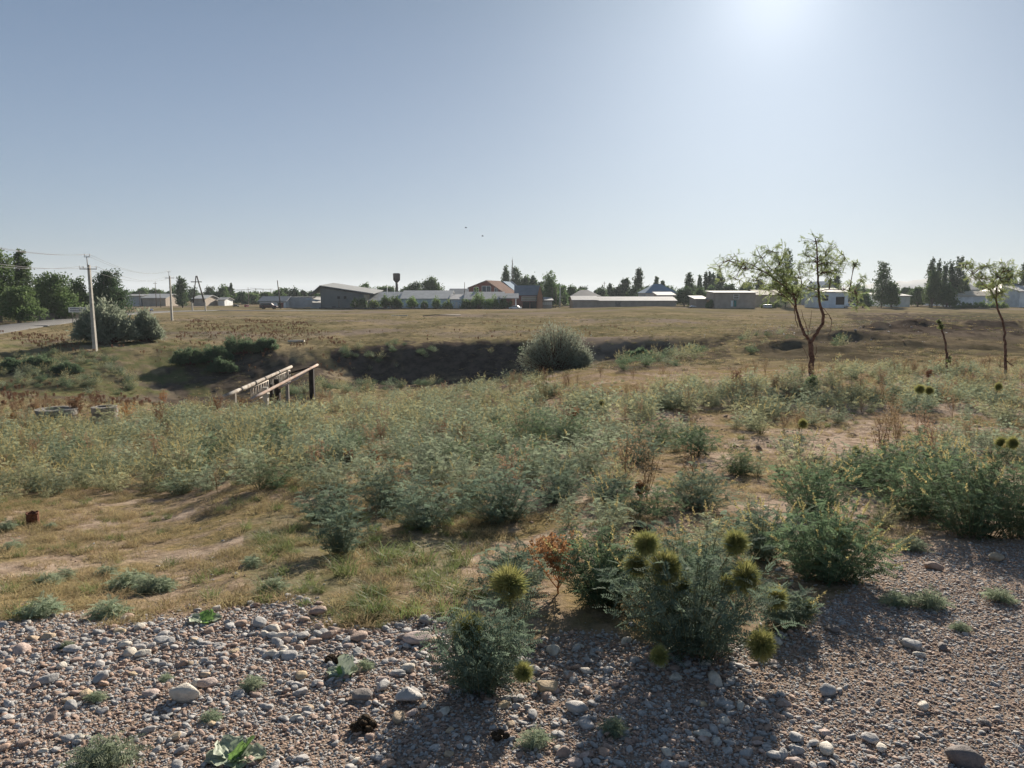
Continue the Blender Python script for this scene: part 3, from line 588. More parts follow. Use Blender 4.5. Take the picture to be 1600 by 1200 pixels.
# ------------------------------------------------------------------ foreground weeds, built one by one
def bush(px, py, wp, hp, label, leafm=LEAF, balls=(), nstem=30, spikes=.25, seed=1, lf=.02, leaf=.10, name='spiky_weed', cat='weed', pairs=8, start=.12, dense=12, group=None, droop=.5):
    g = G(px, py); Y = g.y; D = math.hypot(Y, 1.6); wd, h = wp*D/FPX, hp*D/FPX*.98
    loc = on(px + 0, Y + wd*.22); e = empty(name, loc, label, cat, group)
    st, le, sp, tips = feather_plant(seed, h*1.0, wd*.60, int(nstem*1.35), leaf, pairs, lf, lf*.34, dense, spikes, droop, min(start,.06), root=.34)
    for (bx, by, br) in balls:
        b = P(bx, by, loc.y + (rng.uniform(-.6,.25)*wd*.45 if by < py-50 or len(balls) == 1 else -wd*.46)); r = br*math.hypot(b.y, 1.4)/FPX
        rel = b - loc; mid = rel*.55 + Vector((-rel.x*.12, -rel.y*.12, .03))
        st.tube([(0,0,0), mid, rel], [.005,.004,.003], 4, False)
        # a few leaves up the stalk that carries the head
        for t in np.linspace(.45,.9,5):
            q = np.array(rel)*t; d = rdir(3,.4); 
            for dd in d:
                B = q + dd*np.linspace(.01,.08,7)[:,None]; sd = nrm(np.cross(dd, [0,0,1.])); 
                for sg in (-1,1): le.addq(leafq(B, nrm(np.repeat((dd*.5+sd*sg)[None],7,0)), np.repeat(np.array([[0,0,1.]]),7,0)+.01, np.full(7,lf), np.full(7,lf*.34)))
        spiky_ball(r*1.08, int(bx)).build('spiky_head', BALL, e, rel)
    st.build('stems', STEMG, e); le.build('foliage', leafm, e)
    if sp.f: sp.build('seed_spikes', LEAFY, e)
    return e
bush(1095,1040,240,195,'biggest dark green weed on the gravel, carrying many round spiky heads', LEAFM, [(1010,850,19),(995,882,19),(1040,888,24),(1150,848,19),(1165,903,24),(1135,915,14),(1070,917,13),(1030,1025,15),(1190,1008,23),(1213,935,16)], 64, .05, 11, dense=14, lf=.019)
bush(1060,960,150,110,'green leafy weed filling the back of the big spiky-headed bush', LEAFD, [], 30, .1, 12)
bush(748,1090,125,125,'lone bush in the middle of the gravel with a low round spiky head', LEAFM, [(733,988,25),(818,1050,15)], 44, .0, 13, dense=13, lf=.017)
bush(800,1010,70,125,'tall thin weed leaning up behind the lone gravel bush, topped by a large spiky head', LEAFM, [(795,912,29)], 9, .0, 14, lf=.018)
bush(950,955,125,112,'dark bushy weed with shade under it beside the orange dried weed', LEAFD, [], 46, .1, 15, dense=13)
bush(1315,915,180,120,'broad green weed with straw yellow tips at the edge of the gravel track', LEAFD, [(1313,838,11)], 60, .55, 16, dense=13)
bush(1248,985,60,60,'small weed with yellowish tips right of the big spiky-headed bush', LEAFM, [(1262,950,12)], 16, .2, 17)
bush(1285,812,130,95,'dark green spreading weed behind the yellow-tipped bush', LEAFD, [], 44, .35, 18)
bush(1205,880,100,90,'pale feathery weed just behind the big spiky-headed bush', LEAFM, [], 30, .3, 19)
bush(1455,815,190,130,'large bush of green weeds at the right with a dark hollow under it', LEAFD, [], 62, .4, 20, dense=13)
bush(1545,845,190,150,'largest green weed mass at the right edge of the picture', LEAFD, [(1565,692,9),(1583,692,9)], 70, .45, 21, dense=13)
bush(1620,845,150,140,'tall weed bush cut by the right edge of the picture', LEAFD, [], 46, .4, 22)
bush(1500,775,170,80,'grey-green weeds standing behind the two big right bushes', LEAFM, [], 44, .5, 23)
bush(1385,770,110,75,'weed clump with yellow tips left of the large right bushes', LEAFD, [], 34, .6, 24)
bush(785,820,135,95,'dense dark-based weed in the middle of the picture', LEAFM, [], 52, .1, 25, dense=13)
bush(660,830,130,85,'silvery feathery weed left of the dense middle bush', LEAFM, [], 40, .05, 26)
bush(520,870,70,85,'silver grey upright weed at the edge of the dry grass', LEAFM, [], 26, 0, 27)
bush(600,800,110,75,'silvery weed behind the dry soil bank', LEAFM, [], 34, .1, 28)
bush(500,820,80,60,'low silver weed on the left slope beside the bare ground', LEAFM, [], 24, 0, 29)
bush(870,790,110,70,'feathery weed with two small spiky heads by the bare path', LEAFM, [(862,812,10),(910,822,8)], 26, .1, 30)
bush(960,790,70,45,'small yellowing weed beside pale bare soil', LEAFM, [], 18, .6, 31)
bush(1100,800,120,70,'sparse feathery weeds beside bare soil right of centre', LEAFM, [], 30, .3, 32)
bush(830,700,120,70,'dark green weed clump behind the rusty dock', LEAFD, [], 50, .1, 33)
bush(890,695,70,50,'bluish green rounded weed next to the dark clump', LEAFD, [], 30, 0, 34)
bush(1000,725,90,55,'grey-green bush of weeds above the bare patch', LEAFM, [], 30, .15, 35)
bush(1095,715,70,50,'roundish dark weed in the sparse field', LEAFD, [], 24, .15, 36)
bush(800,930,110,70,'fuzzy grey weed at the grass edge behind the leaning stalk', LEAFM, [], 26, 0, 37)
for k, (px, py, hp, br, lab) in enumerate([(1255,712,50,8,'thin upright weed topped by a spiky head on the bare patch'),(1338,745,40,8,'thin weed with a brown-green spiky head in front of the right bushes'),(1365,750,28,6,'short thin weed with a small spiky head near the right bushes'),
    (1437,650,42,8,'upright weed with a dark spiky head in the right field'),(1452,650,40,7,'weed with a slightly smaller spiky head, right of its twin in the right field'),(940,655,26,5,'short weed with a tiny spiky head beyond the dark clump'),(1560,640,36,6,'thin weed with a yellowish spiky head at the far right')]):
    bush(px, py, 34, hp*.85, lab, LEAFM, [(px, py-hp, br)], 7, .1, 60+k)
# rusty docks and the orange dried weed
def dockweed(px, py, hp, label, m=RUST, seed=1, spread=.9, nb=10, cl=.014, name='dried_dock', dens=26):
    g = G(px, py); h = hp*math.hypot(g.y,1.4)/FPX; e = empty(name, g, label, 'dried weed'); st, cb = dock(seed, h, nb, dens, cl, spread)
    st.build('stalk', m, e); cb.build('seed_clusters', m, e); return e
dockweed(690,700,48,'rust red branching dock standing in the pale weed belt', RUST, 1, 1.3, 12)
dockweed(872,928,88,'orange brown dried weed with papery clusters beside the dark bush', ORANGE, 2, 1.1, 16, .016)
dockweed(850,885,50,'smaller orange dried weed left of the dark bush', ORANGE, 3, 1.2, 12, .014)
dockweed(120,668,48,'tall rust coloured dock in front of the concrete well ring', RUST, 4, .6, 14, .03)
for k,(px,py,hp,lab) in enumerate([(200,672,44,'sparse tan dock right of the concrete well rings'),(250,668,34,'thin brown dock in the left weed belt'),(150,640,30,'brown dock between the two concrete rings'),(60,662,26,'rusty dock left of the concrete well ring'),
    (340,652,34,'rusty dock near the lower end of the pipe bridge'),(380,650,30,'rust brown dock just under the pipe bridge'),(255,640,30,'rusty dock at the rim of the gully'),(545,735,32,'brown seeded dock low in the pale weed belt'),(585,730,26,'pinkish dried dock beside the brown one in the weed belt'),
    (895,668,30,'dark red dock right of the dark green clump'),(1150,612,34,'brown leafless dock stalk left of the leaning locust tree'),(740,680,22,'small rusty dock left of the dark green clump'),(20,668,22,'rusty dock at the left edge of the weed belt'),(1000,780,26,'orange dried weed on the bare soil of the middle'),(1450,600,24,'brown dock behind the small bare-stemmed sapling')]):
    dockweed(px, py, hp, lab, RUST if k % 3 else ORANGE, 10+k, .8, 9, .022)
e = dockweed(850,648,72,'tall greenish brown thistle stalks standing before the round grey bush', mat('dry_thistle',(.24,.21,.11),.8,.2,var=.2,vscale=20,trans=.3), 40, .55, 13, .022, 'dry_thistle')

# ------------------------------------------------------------------ the weed belts: 280 weeds of their own, the rest as one mass
def weed_src(seed, lm, h, w, ns, spk, lod=0, spm=LEAFY):
    a = dict(leaf=.10, pairs=8, lf=.021, lw=.0062, per=10) if lod == 0 else dict(leaf=.12, pairs=5, lf=.034, lw=.010, per=8)
    st, le, sp, _ = feather_plant(seed, h, w, ns, spikes=spk, **a); o = merge_build('field_weed', [(st, STEMG), (le, lm), (sp, spm)]); return o
W_SILV = Sources([lambda k=k: weed_src(200+k, LEAF, .42, .42, 15, .10) for k in range(3)], 'field_weed')
W_YEL = Sources([lambda k=k: weed_src(210+k, LEAFW, .46, .36, 14, 1.0) for k in range(3)], 'field_weed')
W_GRN = Sources([lambda k=k: weed_src(220+k, LEAFD, .40, .50, 20, .12) for k in range(2)], 'field_weed')
W_FAR = Sources([lambda k=k: weed_src(230+k, [LEAFW,LEAF,LEAF,LEAFW][k], .48, .50, 13, [.9,.25,.1,.9][k], 1) for k in range(4)], 'field_weed')
def weeds():
    belt = [(-500,640),(0,652),(200,648),(400,632),(560,612),(700,600),(840,588),(870,602),(960,640),(1000,720),(880,800),(760,815),(700,800),(640,800),(560,810),(480,800),(470,765),(300,772),(0,800),(-500,830)]
    right = [(860,640),(960,622),(1060,600),(1200,588),(1350,572),(1600,568),(2100,575),(2100,830),(1600,825),(1400,830),(1330,900),(1230,900),(1180,960),(1060,960),(840,900),(860,800)]
    bare1 = [(1190,655),(1420,670),(1440,715),(1330,745),(1200,735)]
    n = 30000; x, y, z, px, py = world_samples(n, 3.6, 34, 1.15)
    cl = fbm(x*1.25, y*1.25, 71, 3); cl2 = fbm(x*.45, y*.45, 75, 3)
    inb, inr = inpoly(px, py, belt), inpoly(px, py, right)
    yell = inb & (px + (cl2-.5)*300 < 430 + (cl-.5)*500)
    dens = np.where(inb, np.clip(np.interp(px,[420,560,700,840],[.85,.55,.48,.35]) + (cl-.5)*3.0, .08, 1)*np.where(y < 9.5, .8, 1.0), 0)
    dens = np.where(inr, np.clip((cl - .51)*6, .02, .7) + .18*((py < 640) & (px > 1000)), dens)
    dens = np.where(inpoly(px, py, bare1), .02, dens); dens = np.where(inpoly(px, py, [(35,622),(215,622),(210,650),(180,658),(60,664),(35,660)]), .03, dens); dens = np.where(((px > 330) & (px < 520) & (y > 21)), dens*.12, dens); dens = np.where(((px-1000)/45)**2 + ((py-856)/42)**2 < 1, 0, dens); dens = np.where(((px-868)/40)**2 + ((py-915)/45)**2 < 1, 0, dens); dens = dens*np.where(y > 24.5, .35, 1)
    area = np.where(y < 10, .9, np.where(y < 18, .52, .36)); keep = rng.random(n) < dens*area
    x, y, z, cl, cl2, yell, inb, py, px = (a[keep] for a in (x, y, z, cl, cl2, yell, inb, py, px)); n = len(x); print('weeds', n)
    h = np.clip(rng.normal(.74, .24, n), .3, 1.35)*np.where(inb, 1, .88)*(.75+.55*cl)*np.where(y < 7, .8, 1)*np.interp(y, [16,24], [1,.8]); far = y > 13
    typ = np.where(yell & (rng.random(n) < .6), 1, 0); typ = np.where((cl2 > .54) & (rng.random(n) < .5) & ~inb, 2, typ); typ = np.where((rng.random(n) < .06), 2, typ); typ = np.where(~inb & (rng.random(n) < .16), 1, typ)
    SR = [W_SILV, W_YEL, W_GRN]; LB = ['grey-green feathery weed standing among the other field weeds','grey-green weed with straw yellow seed spikes in the weed belt','dark green bushy weed among the paler field weeds']
    GP = ['plain grey-green field weeds','yellow-tipped field weeds','dark green field weeds']
    vis = (px > 10) & (px < 1590) & (py < 1150); o = np.argsort(np.where(vis, -h/y, 9)); ind = o[:270]; rest = np.ones(n, bool); rest[ind] = False
    for k, i in enumerate(ind): SR[typ[i]].place(k, (x[i],y[i],z[i]-.01), rng.uniform(0,6.28), float(h[i]), LB[typ[i]], 'weed', GP[typ[i]]).name = 'field_weed'
    for t, s in enumerate(SR):
        for q in s.objs:
            if q['label'] if 'label' in q else False: pass
            else: print('unplaced source')
    i4 = np.where(rest & far & vis)[0][:4]
    for k, i in enumerate(i4): W_FAR.place(k, (x[i],y[i],z[i]), 0, float(h[i]), 'coarse grey-green weed in the far part of the weed belt', 'weed', 'coarse weeds far in the belt').name = 'field_weed'; rest[i] = False
    for t, nm, lb in ((0,'weed_belt','mass of grey-green feathery weeds covering the slope'),(1,'yellow_weed_belt','mass of weeds with straw yellow tips in the left belt'),(2,'dark_weed_patches','scattered darker green weeds in the field')):
        m = rest & ~far & (typ == t)
        stuff(nm, SR[t].objs, np.stack([x[m],y[m],z[m]-.01],1), h[m], lb, 'weeds')
    m = rest & far; stuff('far_weed_belt', W_FAR.objs, np.stack([x[m],y[m],z[m]-.02],1), h[m], 'far edge of the weed belt along the gully', 'weeds')
weeds()

# ------------------------------------------------------------------ grass tufts
def tsrc(seed, m, **k): return tuft(seed, **k).build('grass_tuft', m)
DRYM = mat('dead_stalk', (.36,.27,.17), .9, .1, col2=(.24,.16,.10), vscale=20, trans=.3, rnd=.25)
T_STR = Sources([lambda k=k: tsrc(300+k, STRAW, n=46, h=[.05,.07,.09,.06][k], spread=[.09,.07,.05,.07][k], wdt=.0035, lean=1.1) for k in range(4)], 'grass_tuft')
T_GRN = Sources([lambda k=k: tsrc(310+k, GRASS, n=70, h=[.10,.13,.16][k], spread=.06, wdt=.004, lean=.8) for k in range(3)], 'grass_tuft')
T_SIL = Sources([lambda k=k: weed_src(320+k, LEAF, .13, .22, 16, 0) for k in range(2)], 'low_weed')
OLIVE = mat('olive_grass', (.17,.155,.075), .8, .1, col2=(.11,.11,.055), vscale=3, trans=.3, rnd=.25)
T_FAR = Sources([lambda k=k: tsrc(330+k, STRAW if k == 0 else OLIVE, n=26, h=.15, spread=.22, wdt=.018, lean=1.2) for k in range(3)], 'grass_tuft')
T_DRY = Sources([lambda k=k: merge_build('dry_stalk', [(a, DRYM) for a in dock(360+k, .5, 7, 16, .016, .7)]) for k in range(2)], 'dry_stalk')
T_RUS = Sources([lambda k=k: merge_build('rusty_weed', [(a, RUST) for a in dock(340+k, .55, 6, 22, .035, .8)]) for k in range(3)], 'rusty_weed')
for i,(px,py,sc,lab) in enumerate([(845-160,925,1.5,'bright green grass tuft at the top of the gravel bank'),(545,800,.9,'pale green grass tuft on the dry left slope'),(370,790,.9,'small grass tuft at the foot of the weed belt'),
    (660,880,1.7,'wide green grass clump beside the bare soil'),(600,880,1.5,'green grass clump left of the bare soil'),(540,900,1.2,'yellow-green grass clump on the lower left slope'),(640,960,1.3,'short green tuft touching the stones'),(700,960,1.2,'green tuft beside the square grey stone'),(590,960,1.2,'low green grass above the pink pebble'),
    (500,780,.9,'single thin tuft beside the silver weeds'),(720,880,1.4,'tufted grass in front of the middle bush'),(330,935,.8,'tiny tuft on the left slope above the stones')]):
    g = G(px, py); T_GRN.place(i, g, rng.uniform(0,6), sc, lab, 'grass', None).name = 'grass_tuft'
for i,(px,py,sc,lab) in enumerate([(65,965,1.0,'low green weed alone near the left gravel edge'),(170,965,.95,'pale weed at the left gravel edge beside a brown stone'),(200,920,1.1,'flat silver weed on the dry left slope'),(235,925,1.0,'flat silver weed just right of its neighbour on the left slope'),(255,922,.8,'small dark weed touching the flat silver pair'),
    (75,915,.8,'pale low weed near the left picture edge'),(100,905,.7,'low silver weed on the left slope above the green one'),(165,900,.7,'little silver weed on bare pinkish soil'),(80,825,.5,'tiny weed close to the rusty pipe stub'),(20,860,.8,'silver weed at the very left on bare soil'),(10,830,.9,'pale weed left of the rusty pipe stub'),
    (430,925,.8,'green low weed left of the round brown stone'),(395,885,.7,'small green weed on straw grass'),(160,1200,1.3,'bright weed at the bottom left corner'),(835,1165,.9,'small feathery weed on the gravel below the tan boulder'),(960,1145,.8,'yellow green weed on the gravel near the bottom'),(395,1075,.75,'creeping green weed beside the large pale oval stone'),(570,1045,.6,'small weed between the stones left of the gravel bush'),(105,1012,.5,'tiny green weed by the grey wedge stone'),(260,1065,.5,'tiny dark weed left of the big pale oval stone'),
    (150,1095,.6,'spindly green weed among left stones'),(330,1125,.6,'pale weed above the bright broad-leaf plant'),(1450,950,.9,'flat bright green patch of weed on the gravel track'),(1400,945,.7,'small flat weed left of the green patch on the track'),(1560,940,.7,'flat green weed on the track at the right edge'),(1500,985,.4,'tiny green weed on the gravel track'),(1425,1020-160,.9,'low green weed in front of the right bushes')]):
    g = G(px, py); T_SIL.place(i, g, rng.uniform(0,6), sc*(.8 if py < 990 else (.62 if py > 1180 else .48)), lab, 'weed', None).name = 'low_weed'
def grass():
    n = 150000; x, y, z, px, py = world_samples(n, 3.0, 24, 1.05); gm = gravel_mask(x, y, z); c = fbm(x*1.1, y*1.1, 81, 4); c2 = fbm(x*4, y*4, 85, 2)
    d = np.where(px < 760, np.clip(.45 + (c-.45)*3.5, .08, 1), np.clip(.12 + (c-.5)*2.5, .02, .5))*(1-gm); d = d*np.where(y < 9, 1, .35)*np.clip(.4+(c2-.4)*2, .1, 1)
    k = rng.random(n) < d*1.0; g = k & (rng.random(n) < np.where((px > 400) & (px < 740) & (y < 7), .30, .05)); s = k & ~g
    for q in range(4):
        i = np.where(s)[0][q*50]; T_STR.place(q, (x[i],y[i],z[i]), 0, 1.2, 'wisp of dry straw grass on the slope', 'grass', 'wisps of dry straw grass').name = 'grass_tuft'
    print('grass', k.sum())
    stuff('dry_grass', T_STR.objs, np.stack([x[s],y[s],z[s]],1), rng.uniform(.6,1.3,s.sum()), 'short dry straw-coloured grass on the slope', 'grass', tilt=.15)
    stuff('green_grass', T_GRN.objs, np.stack([x[g],y[g],z[g]],1), rng.uniform(.35,.95,g.sum()), 'short green grass mixed into the dry slope', 'grass', tilt=.15)
    n = 60000; x, y, z, px, py = world_samples(n, 27, 150, .80, 0); c = fbm(x*.25, y*.25, 91, 4); m = rng.random(n) < np.clip(.25 + (c-.45)*3, .02, .9)*.55
    for q in range(3):
        i = np.where(m & (y < 50))[0][q*7]; T_FAR.place(q, (x[i],y[i],z[i]), 0, 1, 'wiry dry grass tuft beyond the gully', 'grass', 'wiry tufts beyond the gully').name = 'grass_tuft'
    stuff('field_grass', T_FAR.objs, np.stack([x[m],y[m],z[m]],1), rng.uniform(.5,1.2,m.sum())*np.interp(y[m],[30,150],[.7,1.5]), 'dry grass over the far field', 'grass', tilt=.1)
    # rusty weeds on the far side of the gully
    zones = [([(0,520),(150,528),(260,545),(250,570),(150,560),(40,545)],.5),([(300,500),(400,512),(520,530),(560,545),(450,550),(300,548),(270,535)],.35),([(380,500),(480,505),(520,525),(400,525)],.35),([(330,540),(420,545),(430,580),(360,600)],.3),([(500,545),(560,545),(540,600),(490,600)],.25),([(0,600),(200,600),(260,640),(0,650)],.35),([(560,520),(800,500),(1000,510),(1000,530),(600,535)],.03)]
    n = 60000; x, y, z, px, py = world_samples(n, 26, 130, .80); d = np.zeros(n)
    for p_, q in zones: d = np.maximum(d, inpoly(px, py, p_)*q)
    c = fbm(x*.5, y*.5, 95, 3); m = rng.random(n) < d*np.clip((c-.45)*6, 0, 1)*1.4
    for q in range(3):
        i = np.where(m & (px > 50) & (px < 700))[0][q*3]; T_RUS.place(q, (x[i],y[i],z[i]), 0, 1, 'rust coloured dried weed on the far side of the gully', 'dried weed', 'rusty weeds beyond the gully').name = 'rusty_weed'
    stuff('rusty_weeds', T_RUS.objs, np.stack([x[m],y[m],z[m]],1), rng.uniform(.3,.7,m.sum()), 'patches of rust coloured dried weeds beyond the gully', 'dried weeds')
grass()
# green and dark low growth on the gully sides
def bank_growth():
    zones = [([(0,570),(120,560),(230,590),(200,620),(0,612)],.55),([(0,545),(150,550),(250,600),(0,600)],.2),([(520,548),(620,538),(700,540),(640,575),(540,590)],.3),([(700,540),(830,535),(820,570)],.12),([(955,555),(1100,548),(1100,570),(970,580)],.25),([(430,595),(560,600),(700,600),(560,615),(430,632)],.5),([(1130,525),(1330,520),(1330,545),(1150,555)],.05)]
    n = 24000; x, y, z, px, py = world_samples(n, 24, 80, .85); d = np.zeros(n)
    for p_, q in zones: d = np.maximum(d, inpoly(px, py, p_)*q)
    c = fbm(x*.6, y*.6, 97, 3); m = rng.random(n) < d*np.clip((c-.38)*4, .05, 1)
    stuff('bank_weeds', W_GRN.objs + W_YEL.objs[:1] + W_SILV.objs[:1], np.stack([x[m],y[m],z[m]],1), rng.uniform(.8,1.7,m.sum()), 'green weeds growing on the sides of the gully', 'weeds'); print('bank', m.sum())
bank_growth()
# rubble and litter on the spoil heaps beyond the trees
def rubble():
    n = 26000; x, y, z, px, py = world_samples(n, 32, 120, .8); c = fbm(x*.4, y*.4, 99, 3)
    d = inpoly(px, py, [(1130,495),(1340,492),(1600,492),(1600,520),(1450,535),(1330,545),(1180,520)])*.5 + inpoly(px, py, [(880,500),(1200,500),(1200,535),(900,535)])*.16 + inpoly(px, py, [(500,505),(900,500),(900,535),(500,535)])*.03
    m = rng.random(n) < d*np.clip((c-.42)*6, 0, 1); stuff('rubble', STONES.objs[8:], np.stack([x[m],y[m],z[m]],1), rng.uniform(.05,.22,m.sum())**1.0, 'broken rubble and lumps of earth on the spoil heaps', 'rubble', tilt=.5)
rubble()

def clods():
    n = 60000; x, y, z, px, py = world_samples(n, 3.6, 20, .80); gm = gravel_mask(x, y, z); c = fbm(x*1.6, y*1.6, 111, 3)
    m = rng.random(n) < (1-gm)*np.clip((c-.44)*4, .03, .9)*np.where(px > 640, .8, .35); m &= y < 19
    stuff('soil_clods', CLODS.objs, np.stack([x[m],y[m],z[m]],1), .010*(1/np.maximum(rng.random(m.sum()),1e-3))**.4*np.interp(y[m],[4,18],[1,2.2]), 'small clods of earth and grit on the bare soil', 'soil', tilt=.4)
SOILM = mat('clod_soil', (.36,.275,.205), .95, .1, col2=(.20,.15,.11), vscale=8, rnd=.3)
def clod(k):
    o = stone_mesh(400+k, 2, 1.0); o.name = 'clod'; o.data.materials.clear(); o.data.materials.append(SOILM); return o
CLODS = Sources([(lambda k=k: clod(k)) for k in range(4)], 'clod')
for i,(px,py,wp,lab) in enumerate([(1120,700,10,'lump of dry earth on the bare path right of the middle'),(1000,800,12,'lump of earth near the dark dung pile'),(690,835,16,'crumbled lump of earth on the bank left of the dark-based weed'),(760,880,14,'earth lump on the pale bare strip in the middle')]):
    g = G(px,py); CLODS.place(i, g, 1.0, wp*math.hypot(g.y,1.5)/FPX, lab, 'earth lump', None).name = 'earth_lump'
clods()

def stalks():
    n = 5000; x, y, z, px, py = world_samples(n, 5, 27, .80); c = fbm(x*.7, y*.7, 121, 3)
    m = (rng.random(n) < np.clip((c-.5)*1.4, .01, .18)) & inpoly(px, py, [(-200,625),(400,628),(860,590),(1200,585),(1600,572),(1700,820),(1300,870),(900,800),(480,770),(0,795),(-200,800)])
    for q in range(2):
        i = np.where(m & (y < 14))[0][q*5]; T_DRY.place(q, (x[i],y[i],z[i]), 0, .9, 'dead tan weed stalk poking out of the weed belt', 'dried weed', 'dead stalks in the weed belt').name = 'dry_stalk'
    stuff('dry_stalks', T_DRY.objs, np.stack([x[m],y[m],z[m]],1), rng.uniform(.6,1.15,m.sum()), 'dead tan and rusty stalks scattered through the weed belt', 'dried weeds')
stalks()

# ------------------------------------------------------------------ trees
def crown_quads(mb, lobes, n, lf, seed, clumps=26, flat=.9):
    g = np.random.default_rng(seed); vol = np.array([a[3]*a[4]*a[5] for a in lobes])**.67; vol /= vol.sum()
    for (cx,cy,cz,rx,ry,rz), wv in zip(lobes, vol):
        k = max(5, int(clumps*wv*len(lobes)**.5)); d = nrm(g.normal(size=(k,3))); rr = g.uniform(.45,.95,(k,1)); cc = d*rr*np.array([rx,ry,rz]) + np.array([cx,cy,cz])
        m = int(n*wv/k)+1; sg = np.array([rx,ry,rz])*g.uniform(.15,.30,(k,1))
        c = (cc[:,None,:] + g.normal(size=(k,m,3))*sg[:,None,:]).reshape(-1,3); N = len(c)
        dd = nrm(g.normal(size=(N,3)) + np.array([0,0,-.3])); L = lf*g.uniform(.6,1.3,N); mb.addq(leafq(c, dd, nrm(g.normal(size=(N,3))), L, L*.72))
def tree(px, top, base, wp, Y, kind, label, leafm=TLEAF, seed=1, n=2600, name='tree', group=None, trunk=.12, lf=None, cat='tree'):
    g = np.random.default_rng(seed*7+1); loc = on(px, Y); T = P(px, top, Y); B = P(px, base, Y); h = T.z - loc.z; wd = wp*Y/FPX; e = empty(name, loc, label, cat, group)
    lf = lf or max(.22, Y*.0016); lo = []; tb = MB()
    if kind == 'poplar':
        tb.tube([(0,0,-.2),(0,0,h*.5),(0,0,h*.9)], [.18,.1,.03], 6)
        for t in np.linspace(.13,.93,14): rr_ = wd*.56*math.sin(math.pi*min(1,(t*.70+.24)))**.6; lo.append((g.normal(0,.06)*wd,g.normal(0,.05)*wd,h*t, rr_*g.uniform(.85,1.15), rr_, h*.085))
    elif kind == 'spire':
        tb.tube([(0,0,-.2),(0,0,h*.5),(0,0,h)], [.14,.08,.02], 6)
        for t in np.linspace(.2,.97,9): lo.append((0,0,h*t, wd*.5*(1.05-t), wd*.5*(1.05-t), h*.07))
    else:
        hb = h*(trunk); tb.tube([(0,0,-.3),(wd*.02,0,hb),(0,0,h*.6)], [.05*wd+.08,.035*wd+.06,.05], 7)
        k = 5 if kind == 'round' else 4
        for i in range(9):
            a = i*2.4; t = i/8; r = wd*.36*(1-.35*t)*g.uniform(.85,1.15); zz = hb + (h-hb)*(.14+.70*t); q = wd*.26*(1-t*.6)
            p = (math.cos(a)*q*g.uniform(.7,1.2), math.sin(a)*q, zz); lo.append((*p, r*g.uniform(.8,1.15), r, (h-hb)*.22*g.uniform(.8,1.15)))
            tb.tube([(0,0,hb*.9), (p[0]*.5,p[1]*.5,(hb+p[2])*.52), p], [.03*wd+.03,.02*wd+.02,.02], 5, False)
    tb.build('trunk', BARKG, e); cr = MB(); crown_quads(cr, lo, n, lf, seed, 60); cr.build('crown', leafm, e); return e
LT = [(2,388,494,66,112,'round','tall dark-leaved tree at the far left edge beside the road',TLEAF,5200),(40,388,492,30,116,'poplar','poplar rising above the left group of roadside trees',TLEAF,3600),(32,446,494,64,106,'round','low leafy roadside tree under the left poplar',TLEAF,4200),
 (70,430,486,34,132,'round','half hidden dark tree between the poplar and the round roadside trees',TDARK,2200),(92,429,487,62,122,'round','broad round roadside tree with a short visible trunk',TLEAF,5000),(124,436,486,38,128,'round','leafy tree just left of the concrete utility pole',TLEAF,3000),(157,440,484,26,140,'round','smaller dark tree behind the concrete utility pole',TDARK,2000),
 (173,423,478,56,134,'round','dense dark round tree standing above the willow bush',TDARK,5200)]
for i,(a,b,c,d,Y,k,lab,m,n) in enumerate(LT): tree(a,b,c,d,Y,k,lab,m,20+i,int(n*2.2),'poplar_tree' if k=='poplar' else 'roadside_tree',trunk=.12,lf=.30)
